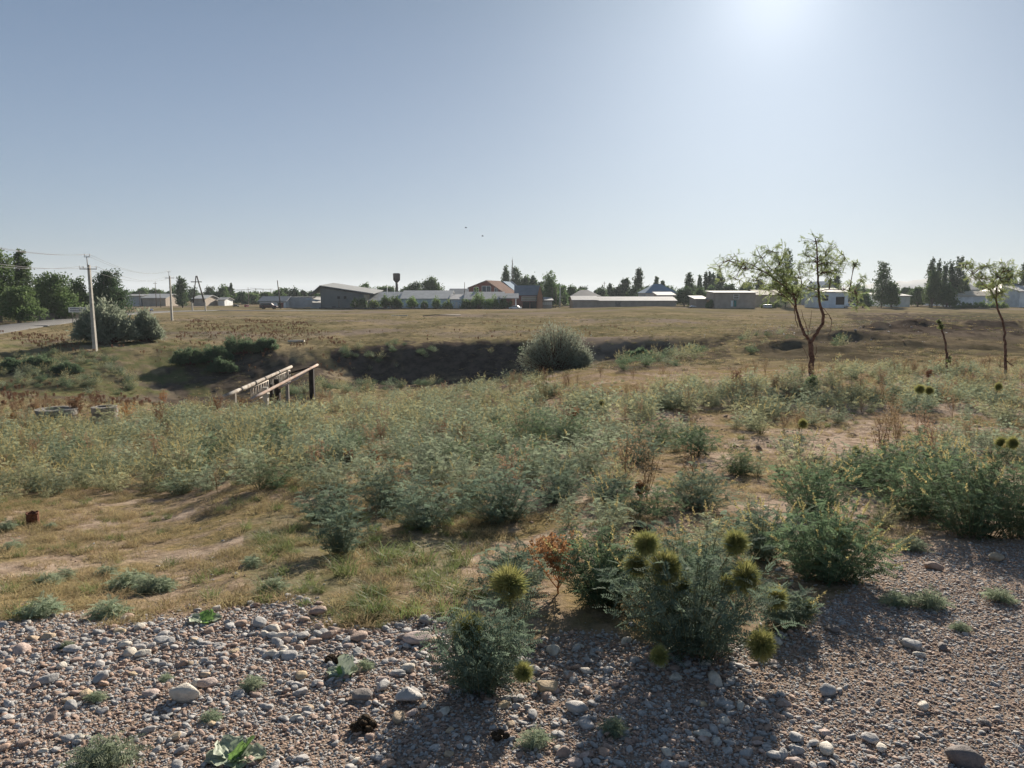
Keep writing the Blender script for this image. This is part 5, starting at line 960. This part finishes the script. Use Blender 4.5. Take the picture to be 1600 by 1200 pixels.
house('hip_roof_house','house with a dark grey hip roof behind the short brown shed',893,937,478,463,453,270,14,'hip',M['brown'],M['rdark'],[],chim=((911,914,459),))
house('blue_roof_house','house with a steel blue hip roof behind the long brown shed',1008,1056,478,458,443.5,262,16,'hip',M['grey'],M['rblue'])
house('lean_to','pale lean-to with a white slanted roof before the blue hip roof',1027,1053,478,462,457,248,8,'slope',M['brown'],M['rwhite'])
house('grey_shed','grey block shed with a flat pale roof and a teal door',1115,1178,480,458,455.5,226,10,'slope',M['brown'],M['rpale'],[('window',1144,1152,459.5,467,CONCD),('door',1140,1143.5,470,479,WHITE),('door',1144.5,1148.5,469.5,479,TEAL)])
house('low_store','low tumbledown store with a brownish roof beside the grey shed',1085,1103,480,468,463,232,8,'slope',M['brown'],M['rpale'])
house('cream_roof_house','house with a sunlit cream roof behind the leaning locust',1180,1234,478,461,454,250,12,'x',M['tan'],M['rcream'])
house('workshop','pale blue workshop with a black gateway right of the locust trunk',1278,1322,478,457,451,232,12,'slope',M['blue'],M['rgrey'],[('gate',1303,1316,464,476,DARK),('window',1281,1291,461,470,DARK)])
house('ridge_house','house with a grey blue pointed roof behind the workshop',1272,1308,476,455,440,275,14,'y',M['grey'],M['rblue'])
house('white_hut','small white hut with a flat roof under the lone poplar',1391,1418,476,463,460,250,6,'slope',M['white'],M['rpale'])
house('white_wall_building','low white building left of the lone poplar',1355,1382,474,461,458.5,262,6,'slope',M['white'],M['rwhite'])
house('white_roof_shed','long shed with a cream white roof at the right of the village',1492,1562,474,462.5,456,246,10,'x',M['white'],M['rcream'])
house('grey_roof_house','house with a pale grey gable roof behind the cream roofed shed',1478,1524,474,453,443,262,16,'x',M['white'],M['rgrey'])
house('dark_roof_house','house with a dark roof and white fascia at the right edge',1556,1625,474,459,443,250,14,'hip',M['white'],M['rslate'],[('window',1566,1572,462,467,None)])
house('white_roof_annex','bright white roofed annex at the right edge of the picture',1588,1625,474,456,447.5,240,8,'slope',M['white'],M['rwhite'])
house('block_wall_building','pale flat-topped block building left of the barn',451,490,484,465,464.7,240,12,'slope',M['grey'],M['grey'],over=.05)
house('small_shop','small pale building with a grey roof and open door left of the block wall',408,448,484,471,464,236,9,'x',M['white'],M['rslate'],[('door',436,439.5,473,483,None),('door',441,445,473,483,M['brick']),('window',412,418,474,479,None),('window',424,430,474,479,None)])
house('small_white_house','small white house with a grey roof among the green trees',343,353.5,477,469,465.5,270,8,'x',M['white'],M['rgrey'])
house('low_house','low grey house with a long flat roof at the far left of the village',200,224,476,463,460.5,262,10,'x',M['grey'],M['rgrey'])
house('low_house','low house with a pale gable roof right of the flat roofed one',226,262,476,466,460,262,12,'x',M['brown'],M['rpale'])
house('low_house','brown low house with a light roof beside the A-shaped pole',305,323,476,467,462,262,12,'x',M['brown'],M['rpale'])
# water tower
e = empty('water_tower', on(621.5,300), 'dark water tower with a straight tank on a narrow stem', 'tower'); z = lambda py: wz(py,300)-e.location.z; q = 300/FPX
mb = MB(); mb.tube([(0,0,-.5),(0,0,z(445)),(0,0,z(441.5))],[2.2*q,2.0*q,2.0*q],12); mb.build('stem', STEEL, e)
mb = MB(); mb.tube([(0,0,z(442)),(0,0,z(437.5)),(0,0,z(428)),(0,0,z(427.5))],[1.7*q,5.4*q,5.6*q,5.7*q],16); mb.build('tank', STEEL, e)
mb = MB(); mb.tube([(0,0,z(427.6)),(0,0,z(426.9))],[5.9*q,4.5*q],16); mb.build('cap', STEEL, e)

# ------------------------------------------------------------------ poles, wires, masts
def ins(mb, p): mb.tube([p, p+Vector((0,0,.10)), p+Vector((0,0,.12)), p+Vector((0,0,.22))],[.018,.018,.06,.045],8)
def line_pole(px, base, top, Y, label, k=1.0, lean=0):
    loc = on(px, Y); T = P(px, top, Y).z - loc.z; e = empty('utility_pole', loc, label, 'utility pole', 'concrete poles of the left power line'); dr = lean
    mb = MB(); hb = T*.885; n = 6; V = []
    for t in (0,1):
        w_ = .16*(1-t)+.095*t
        V += [(dr*t-w_,-w_,-.3+(hb+.3)*t),(dr*t+w_,-w_,-.3+(hb+.3)*t),(dr*t+w_,w_,-.3+(hb+.3)*t),(dr*t-w_,w_,-.3+(hb+.3)*t)]
    mb.add(V, [(0,1,5,4),(1,2,6,5),(2,3,7,6),(3,0,4,7),(4,5,6,7)]); mb.build('post', CONC, e)
    mb = MB(); mb.tube([(dr*.9-.12,0,hb*.9),(dr-.12,0,T*.97)],.035,6); mb.box((dr-.1,0,T*.965),(.5,.06,.05)); mb.build('top_bracket', STEEL, e)
    mb = MB(); mb.box((dr,-.13,T*.842),(1.5,.07,.07)); mb.build('cross_arm', STEEL, e); A = []
    for x_,z_ in ((-.72,T*.842+.03),(.72,T*.842+.03),(-.3,T*.965+.02),(.14,T*.965+.02),(-.42,T*.842+.03)):
        mb = MB(); p = Vector((dr+x_,-.13 if z_ < T*.9 else 0,z_)); ins(mb, p); mb.build('insulator', WHITE, e); A.append(Vector(loc)+p+Vector((0,0,.2)))
    return e, A
p1, A1 = line_pole(147.5,545,396,66,'nearest tall concrete utility pole standing before the willow bush',lean=-.05)
p2, A2 = line_pole(270.5,503,422,124,'second concrete utility pole out on the dry field',lean=0)
WIRE = mat('wire_aluminium', (.16,.16,.165), .7, .2)
def wire(a, b, sag, label, r=.013, group=None):
    pts = [a.lerp(b, t) - Vector((0,0,sag*4*t*(1-t))) for t in np.linspace(0,1,25)]; mb = MB(); mb.tube(pts, r, 5); tag(mb.build('overhead_wire', WIRE), label, 'wire', group)
for k in range(4):
    a = A1[k]; d = Vector((13,-42,.3)); wire(a, a+d, .8, 'overhead wire running from the nearest concrete pole out of the left edge', group='wires from the nearest pole to the left')
    wire(A1[k], A2[k], 1.0, 'thin overhead wire strung between the two concrete poles', .011, 'wires between the two concrete poles')
def pole(px, base, top, Y, label, r=.11, m=BARKG, lean=0, arm=0, name='wooden_pole', grp=None):
    loc = on(px, Y); T = P(px, top, Y).z - loc.z; e = empty(name, loc, label, 'pole', grp); mb = MB(); mb.tube([(0,0,-.3),(lean*.5,0,T*.5),(lean,0,T)],[r*1.25,r*1.1,r*.8],8); mb.build('post', m, e)
    if arm: mb = MB(); mb.box((lean*.9,-.15,T*.93),(arm,.12,.12)); mb.build('cross_arm', m, e)
    return e
pole(440.5,485,438,222,'dark leaning wooden pole beside the small shop',.16,STEEL,-.7)
for i,(a,b,c,Y,ar,lab) in enumerate([(247.5,478,440,250,1.2,'wooden pole behind the willow bush with a short crossarm'),(254,478,452,240,1.0,'short pole left of the second concrete pole'),(132.5,478,434,170,0,'pole tip above the roadside trees'),(222,478,455,250,.9,'short pole at the left low roofs'),(606.5,480,447,238,0,'thin white mast over the white sheds'),(617.5,480,447,238,0,'thin white mast beside the water tower'),(726.5,480,441,245,0,'grey chimney pipe over the slate outbuilding'),
     (863,480,449,250,.8,'lane pole left of the pair of poles by the billowing tree'),(868,480,448,246,.8,'lane pole right of its neighbour by the billowing tree'),(874.5,480,444,242,1.0,'pale lane pole standing before the dark tree'),(943,470,440,300,1.2,'pole over the brown sheds'),(531,485,470,225,0,'dark post in front of the barn'),(1392.5,474,446,245,.8,'pale pole in front of the bushy green tree'),(1303,474,452,250,0,'thin post behind the workshop')]):
    pole(a,b,c,Y,lab,.10 if Y > 200 else .12, WHITE if 'white' in lab or 'pale' in lab else BARKG, 0, ar)
# A-shaped pole
loc = on(314,185); e = empty('a_frame_pole', loc, 'A-shaped dark wooden pole on pale concrete feet', 'utility pole', None); k = 185/FPX; T = P(312,431,185).z-loc.z
for s in (-1,1):
    mb = MB(); b = Vector((s*11.5*k,0,0)); t = Vector((-2*k,0,T)); mb.tube([b.lerp(t,.24), t+Vector((s*.1,0,0))],[.2,.15],8); leg = mb.build('leg', STEEL, e); mb = MB(); mb.box(tuple(b.lerp(t,.12)+Vector((0,-.2,0))),(.26,.26,T*.28)); mb.build('concrete_foot', CONC, leg)
mb = MB(); mb.box((-2*k,-.25,T*.83),(16.5*k,.18,.2)); arm = mb.build('cross_arm', STEEL, e)
for x_ in (-9.5,-6,2,5.5):
    mb = MB(); ins(mb, Vector((x_*k,-.25,T*.83+.1))); mb.build('insulator', WHITE, e)
# railway masts with contact wires across the left background
MS = [(338,480,453,300),(362,478,456,330),(391,480,449,290),(407,480,455,300),(414,478,452,320),(426,478,451,320),(459,478,457,330),(465,478,458,330),(376,478,458,330)]
mpos = []
for a,b,c,Y in MS:
    e = pole(a,b,c,Y,'thin grey railway mast carrying contact wires above the trees',.10,CONCD,0,0,'railway_mast','railway masts'); mpos.append(P(a,c,Y))
for (a0,y0,Y0,a1,y1,Y1) in ((330,453,300,365,452.5,300),(365,452.5,300,426,451,320),(340,455,300,391,452,290),(391,450,290,465,454,330)):
    A, B = P(a0,y0,Y0), P(a1,y1,Y1); mb = MB(); mb.tube([A,A.lerp(B,.5)-Vector((0,0,.3)),B],.05,5)
    for t in np.linspace(.1,.9,6): mb.tube([A.lerp(B,t), A.lerp(B,t)-Vector((0,0,1.2))],.03,4)
    tag(mb.build('contact_wire', WIRE), 'railway contact wire above the trees left of the barn', 'wire', 'railway contact wires')
# place sign, two lines of worn lettering
loc = on(124,100); loc.z = float(gz(loc.x, loc.y)); e = empty('road_sign', loc, 'white roadside sign board with two rows of dark lettering', 'sign'); k = 100/FPX; zt, zb = P(124,480,100).z-loc.z, P(124,488,100).z-loc.z
mb = MB(); mb.box((0,0,(zt+zb)/2),(27.5*k,.06,zt-zb)); bd = mb.build('board', WHITE, e); mb = MB(); g = np.random.default_rng(5)
for row in (0,1):
    x_ = -11*k; zc = zt - (zt-zb)*(.29 + .42*row)
    while x_ < 11*k:
        w_ = g.uniform(.8,1.3)*k; mb.box((x_+w_/2,-.036,zc+g.uniform(-.01,.01)),(w_*.8,.012,(zt-zb)*g.uniform(.16,.22))); x_ += w_*1.15
mb.build('lettering', SIGN, bd)
for s in (-1,1): mb = MB(); mb.tube([(s*9*k,.06,-.3),(s*9*k,.06,zt-.05)],.035,8); mb.build('post', STEEL, e)
# paling fence behind the road
e = empty('paling_fence', on(85,118), 'low brown paling fence under the roadside trees', 'fence'); rr = e.location; mb = MB(); rl = MB(); pv = None
for px in np.arange(36,128,.9):
    Y = 124 - (px-36)*.02; p = on(px, Y); mb.box((p.x-rr.x,p.y-rr.y,p.z-rr.z+.55+rng.normal(0,.03)),(.075,.03,1.15))
    if pv is not None: rl.tube([pv, Vector((p.x-rr.x,p.y-rr.y+.04,p.z-rr.z+.85))],.03,4,False)
    pv = Vector((p.x-rr.x,p.y-rr.y+.04,p.z-rr.z+.85))
mb.build('palings', CONCD, e); rl.build('rail', CONCD, e)
e = empty('wire_fence', on(700,222), 'dark wire fence on posts in front of the white sheds', 'fence'); rr = Vector(e.location); rl = MB()
for i, px in enumerate(np.linspace(556,790,14)):
    p = on(px,222); mb = MB(); mb.tube([p-rr-Vector((0,0,.2)), p-rr+Vector((0,0,1.9 if i%3==0 else 1.3))],.07,6); mb.build('post', STEEL, e)
for h in (.35,.7,1.05): rl.tube([on(px,222)-rr+Vector((0,0,h)) for px in np.linspace(556,790,20)],.03,4,False)
rl.build('wires', STEEL, e)
mb = MB(); mb.tube([on(px,222)-rr+Vector((0,0,.12)) for px in np.linspace(500,800,30)],[.22]*30,5,False); mb.build('bottom_board', STEEL, e)

# ------------------------------------------------------------------ vehicles (seen from the side, lengthwise along x)
def car(px, base, lenpx, Y, label, body, kind='sedan', rz=0, name='parked_car'):
    p = on(px, Y); L = lenpx*Y/FPX; s = L/4.4; e = empty(name, (p.x,p.y,p.z+.16), label, 'van' if kind=='van' else 'car', None, rz)
    W = 1.7*s; pr = {'sedan':[(-2.2,.35),(2.2,.35),(2.2,.75),(1.25,.92),(.7,1.42),(-.9,1.42),(-1.55,.98),(-2.2,.9)],'wagon':[(-2.2,.35),(2.2,.35),(2.2,.8),(1.3,.98),(.75,1.55),(-1.95,1.52),(-2.2,1.0)],'van':[(-2.2,.35),(2.2,.35),(2.2,1.0),(1.85,1.9),(-2.15,1.95),(-2.2,.9)]}[kind]
    mb = MB(); mb.poly([(a*s,b*s) for a,b in pr], -W/2, W/2); o = mb.build('body', body, e); bv = o.modifiers.new('b','BEVEL'); bv.width = .07*s; bv.segments = 2
    win = {'sedan':[[(-1.4,.98),(-.15,.98),(-.15,1.34),(-.85,1.34)],[(-.05,.98),(1.1,.98),(.68,1.34),(-.05,1.34)]],'wagon':[[(-2.0,1.02),(-.9,1.02),(-.9,1.45),(-1.85,1.45)],[(-.8,1.02),(.1,1.02),(.1,1.47),(-.8,1.46)],[(.2,1.02),(1.15,1.02),(.72,1.47),(.2,1.47)]],'van':[[(-1.9,1.2),(-.4,1.2),(-.4,1.75),(-1.9,1.75)],[(-.3,1.2),(1.0,1.2),(1.0,1.75),(-.3,1.75)],[(1.1,1.2),(1.85,1.2),(1.7,1.75),(1.1,1.75)]]}[kind]
    for wq in win: mb = MB(); mb.poly([(a*s,b*s) for a,b in wq], -W/2-.012, W/2+.012); mb.build('window', GLASS, e)
    for a in (-1.35,1.35):
        for t in (-1,1): mb = MB(); mb.tube([(a*s,t*(W/2-.2),.33*s),(a*s,t*(W/2+.02),.33*s)],.33*s,16); wh = mb.build('wheel', TYRE, e); mb = MB(); mb.tube([(a*s,t*(W/2),.33*s),(a*s,t*(W/2+.03),.33*s)],.19*s,12); mb.build('rim', STEEL if kind=='wagon' else CONC, wh)
    for t in (-1,1): mb = MB(); mb.box((2.2*s,t*W*.36,.68*s),(.06,.3*s,.16*s)); mb.build('headlight', WHITE, e); mb = MB(); mb.box((-2.2*s,t*W*.38,.78*s),(.06,.24*s,.2*s)); mb.build('tail_light', M['brick'], e)
    return e
cp = lambda n, c: mat(n, c, .3, .6, var=.03)
car(422,485,26,212,'dark maroon estate car parked beside the small shop', cp('paint_maroon',(.06,.012,.02)), 'wagon', R(4))
car(387.5,482,8.5,235,'red van facing the field left of the maroon car', cp('paint_red',(.32,.02,.03)), 'van', R(78))
car(371,482,10,240,'black car parked left of the red van', cp('paint_black',(.015,.017,.025)), 'sedan', R(10))
car(239.5,486,11,185,'silver blue car coming along the road behind the willow bush', cp('paint_silver',(.45,.48,.55)), 'sedan', R(115),'car')
car(805,481,19,226,'white car parked beside the hedge at the road', cp('paint_white',(.75,.76,.78)), 'sedan', R(172))
car(1081,478,10,228,'small white car half hidden near the dark round tree', cp('paint_white_small',(.72,.73,.75)), 'sedan', R(20))
car(1197,479,13,222,'pale van parked below the cream roof', cp('paint_pale',(.5,.54,.56)), 'van', R(8))
car(1326,477,22,224,'low pale car beside the workshop gateway', cp('paint_grey_pale',(.55,.58,.62)), 'sedan', R(175))

# ------------------------------------------------------------------ pipe bridge
def bridge():
    b0 = P(400,612,33); e = empty('pipe_bridge', b0, 'old pale pipe bridge with lattice bracing crossing the gully on steel posts', 'bridge'); r = lambda p: p - b0
    def pipe(name, A, B, rad, m, sag=0, k=9): 
        pts = [r(A.lerp(B,t)) - Vector((0,0,sag*4*t*(1-t))) for t in np.linspace(0,1,k)]; mb = MB(); mb.tube(pts, rad, 12); mb.build(name, m, e); return pts
    A0, B0 = P(350,620,27.5), P(455,573,41.5); A1, B1 = P(392,624,27.2), P(496,570,40)
    pipe('pipe', A0, B0, .078, PIPE); pipe('pipe', P(372,612,29.5), P(452,575,41.3)+Vector((.0,.25,.05)), .06, PIPE); pipe('pipe', A1, B1, .062, PIPER); pipe('pipe', P(436,606,33), P(483,579,39.5), .045, PIPER, .06)
    # wrapping bands
    for t in (.18,.36,.5,.74): 
        c = A0.lerp(B0,t); d = (B0-A0).normalized(); mb = MB(); mb.tube([r(c-d*.12), r(c+d*.12)], .09, 12); mb.build('band', BLACK, e)
    def lattice(t0, t1, n):
        top0, top1 = A0.lerp(B0,t0)-Vector((0,0,.16)), A0.lerp(B0,t1)-Vector((0,0,.16)); dn = Vector((0.02,0,-.62)); mb = MB()
        mb.tube([r(top0),r(top1)],.028,6); mb.tube([r(top0+dn),r(top1+dn)],.028,6)
        for i in range(n):
            a, b = top0.lerp(top1,i/n), top0.lerp(top1,(i+1)/n); mb.tube([r(a+dn),r(b)],.018,5); mb.tube([r(a),r(a+dn)],.016,5); mb.tube([r(a),r(a.lerp(b,.55)+dn)],.014,5)
        mb.tube([r(top1),r(top1+dn)],.016,5); mb.build('lattice', PIPE, e)
    lattice(.30,.56,7); lattice(.60,.97,10)
    for (px, Y, top, wd, m) in ((486.5,39.4,573,.12,BLACK),(433,34.2,592,.11,BLACK),(424,33.6,600,.07,BLACK),(414.5,31.5,605,.10,CONC)):
        t = P(px,top,Y); g = float(gz(t.x,Y)); mb = MB(); mb.box(((t.x-b0.x),(Y-b0.y),((t.z+g-.2)/2-b0.z)),(wd*2,wd*2,t.z-g+.2)); mb.build('post', m, e)
    for t in (.1,.9): c = A0.lerp(B0,t); g = float(gz(c.x,c.y)); mb = MB(); mb.box((c.x-b0.x,c.y-b0.y,((c.z+g-.2)/2-b0.z)),(.16,.16,abs(c.z-g)+.2)); mb.build('post', CONCD, e)
    mb = MB(); mb.tube([r(P(449,584,40.8)), r(P(486,574,39.6))],.05,6); mb.build('tie', BLACK, e)
bridge()
# concrete well rings
CONCR = mat('ring_concrete', (.30,.28,.25), .9, .15, col2=(.20,.185,.165), vscale=5, bump=.6, bscale=20)
def ring(px, py, wp, Y, label, h=.42):
    c = P(px, py, Y); g = float(gz(c.x, Y)); e = empty('well_ring', (c.x,Y,g), label, 'concrete ring'); R0 = wp*Y/FPX/2; t = c.z - g; n = 36; V = []; t -= .04; zz = [(R0*1.0,-.2),(R0*1.0,t-.16),(R0*1.06,t-.16),(R0*1.06,t),(R0*.66,t+.01),(R0*.66,t-.35)]
    for rr_, z_ in zz: V += [(math.cos(2*math.pi*j/n)*rr_, math.sin(2*math.pi*j/n)*rr_, z_) for j in range(n)]
    mb = MB(); mb.add(V, [(i*n+j,i*n+(j+1)%n,(i+1)*n+(j+1)%n,(i+1)*n+j) for i in range(5) for j in range(n)]); mb.build('ring', CONCR, e)
    mb = MB(); mb.add([(math.cos(2*math.pi*j/n)*R0*.66, math.sin(2*math.pi*j/n)*R0*.66, t-.12) for j in range(n)],[tuple(range(n))]); mb.build('shaft_floor', CONCD, e)
ring(88,636,56,19.0,'concrete well ring rising out of the left weeds'); ring(163,633,36,20.0,'second concrete ring behind the rust coloured dock')
# slab lying beyond the gully
for px,py,Y,w_,d_,lab in ((463,536,72,1.5,.6,'pale concrete slab lying beyond the pipe bridge'),(625,497,150,3.2,.6,'thin pale slab lying flat in the far field')):
    p = on(px,Y); mb = MB(); mb.box((p.x,p.y,p.z+.12),(w_,d_,.16),.1,.01); tag(mb.build('concrete_slab', CONC), lab, 'slab')
p = on(690,142); mb = MB(); mb.tube([on(661,142)+Vector((0,0,.2)), on(680,143)+Vector((0,0,.28)), on(720,146)+Vector((0,0,.24))],.09,6); tag(mb.build('lying_pipe', STEEL), 'long thin dark pipe lying in the far field', 'pipe')
# rusty pipe stub
g = G(52,822); g.z += .012; k = math.hypot(g.y,1.4)/FPX*1.1; e = empty('pipe_stub', g, 'short rusty iron pipe stub standing in the bare left slope', 'pipe stub'); mb = MB(); n = 24; V = []
for rr_, z_ in ((8.2,-3),(8.0,16),(8.6,17),(8.4,18.5),(7.2,18),(7.2,2)): V += [(math.cos(2*math.pi*j/n)*rr_*k, math.sin(2*math.pi*j/n)*rr_*k, z_*k + (.006*math.sin(j*1.7) if z_ > 10 else 0)) for j in range(n)]
mb.add(V, [(i*n+j,i*n+(j+1)%n,(i+1)*n+(j+1)%n,(i+1)*n+j) for i in range(5) for j in range(n)], True); mb.build('tube_wall', RUSTM, e); mb = MB(); mb.box((8.6*k,-2*k,12*k),(1.2*k,3*k,5*k)); mb.build('weld_tab', RUSTM, e)

# ------------------------------------------------------------------ dung, broad leaves
def dung(px, py, wp, nn, label, seed):
    g = G(px,py); k = math.hypot(g.y,1.5)/FPX; rs_ = np.random.default_rng(seed); mb = MB(); rad = wp*k/2
    for i in range(nn):
        a, q = rs_.uniform(0,6.28), math.sqrt(rs_.random())*rad*.72; r0 = rad*rs_.uniform(.24,.34); c = np.array([math.cos(a)*q, math.sin(a)*q*.8, r0*.75 + (rad*.38 if i % 3 == 0 and q < rad*.4 else 0)]); V = []; n1, n2 = 9, 14
        for u_ in range(n1):
            for v_ in range(n2): b, t = math.pi*(u_/(n1-1)-.5), 2*math.pi*v_/n2; d = np.array([math.cos(b)*math.cos(t), math.cos(b)*math.sin(t), math.sin(b)]); V.append(c + d*r0*(1+.16*mnoise.noise(Vector(d*2.5+i*7)))*np.array([1.15,1,.85]))
        mb.add(V, [(a_*n2+b_,a_*n2+(b_+1)%n2,(a_+1)*n2+(b_+1)%n2,(a_+1)*n2+b_) for a_ in range(n1-1) for b_ in range(n2)], True)
    o = mb.build('dung_pile', DUNG, None, g); tag(o, label, 'dung')
dung(1000,833,38,14,'dark dung pile on the pale bare soil',1); dung(570,1140,42,13,'brown dung pile on the gravel near the bottom',2); dung(826,1018,26,6,'brown dung lump right of the spiky-headed gravel bush',3); dung(525,1035,34,8,'dark dung clod behind the wilted broad-leaf plant',4); dung(605,905-5,16,4,'little dark clod in the green grass of the slope',5); dung(780,1155,30,6,'low dung heap in the shade below the gravel bush',6)
def broadleaf(px, py, spec, label, seed):
    g = G(px,py); k = math.hypot(g.y,1.5)/FPX; e = empty('broad_leaf_plant', g, label, 'plant'); rs_ = np.random.default_rng(seed)
    for (az, tilt, L, m) in spec:
        L = L*k; V, Fc = [], []; nu, nv = 11, 15; d = np.array([math.cos(az), math.sin(az), 0]); s = np.array([-d[1], d[0], 0])
        for i in range(nu):
            t = i/(nu-1); 
            for j in range(nv):
                v = j/(nv-1)*2-1; wl2 = L*.52*math.sin(math.pi*min(1,.12+t*.86))**.6*(1+.16*math.sin(t*15)*abs(v)); c = math.sin(tilt*(.4+.9*t)); 
                p = d*L*t*math.cos(tilt) + np.array([0,0,1])*L*(t*math.sin(tilt) - .25*t*t) + s*wl2*v + np.array([0,0,1])*(L*.14*v*v + L*.045*math.sin(v*14+t*9)); V.append(p)
        for i in range(nu-1):
            for j in range(nv-1): a = i*nv+j; Fc.append((a,a+1,a+nv+1,a+nv))
        mb = MB(); mb.add(V, Fc, True); mb.tube([(0,0,-.01), tuple(V[nv//2]*.5), tuple(V[nv*(nu//2)+nv//2]-np.array([0,0,.003]))],[.004,.004,.002],6); mb.build('leaf', m, e)
broadleaf(372,1185,[(2.6,.55,44,WLEAFP),(3.3,.25,46,WLEAFP),(1.4,.9,30,WLEAFP),(.1,.25,40,WLEAFP),(-1.2,.3,34,WLEAFP),(-.5,1.15,42,WLEAF)],'broad-leaf plant with one bright upright leaf and pale wilted leaves at the bottom',1)
broadleaf(535,1055,[(2.9,.35,26,WLEAFP),(.9,1.1,34,WLEAFP),(.1,.5,26,WLEAFP),(-1,.2,20,WLEAF),(3.9,.25,22,WLEAFP),(1.9,.9,16,WLEAF)],'wilted pale broad-leaf plant between stones and dung',2)
broadleaf(322,972,[(2.8,.3,30,WLEAFP),(.4,.35,24,WLEAFP),(1.6,.8,22,WLEAF),(-.9,.5,18,WLEAF)],'small broad-leaf plant at the top of the gravel bank',3)

# ------------------------------------------------------------------ birds, air
for px,py,lab in ((728,356,'tiny bird flying over the brick house'),(754,369,'tiny bird flying right of the other one')):
    c = P(px,py,60); mb = MB(); mb.tube([(-.09,0,0),(-.03,0,.01),(.05,0,.01),(.09,0,.02)],[.005,.03,.028,.006],8); e = empty('bird', c, lab, 'bird'); mb.build('body', BLACK, e); mb = MB()
    for s in (-1,1): mb.add([(-.03,0,.01),(.04,0,.01),(.02,s*.10,.07),(-.06,s*.20,.04)],[(0,1,2,3)])
    mb.build('wings', BLACK, e)
def haze():
    mb = MB(); lo, hi = -12, 105; mb.box((0,3500,(lo+hi)/2),(24000,13500,hi-lo)); m = bpy.data.materials.new('haze_air'); m.use_nodes = True; n, l = m.node_tree.nodes, m.node_tree.links; n.remove(n['Principled BSDF'])
    v = n.new('ShaderNodeVolumePrincipled'); v.inputs['Color'].default_value = (.80,.87,.95,1); v.inputs['Density'].default_value = .00017; v.inputs['Anisotropy'].default_value = .1; l.new(v.outputs[0], n['Material Output'].inputs['Volume'])
    tag(mb.build('haze', m), 'thin summer haze over the fields', 'haze', kind='stuff')
if USE_HAZE: haze()
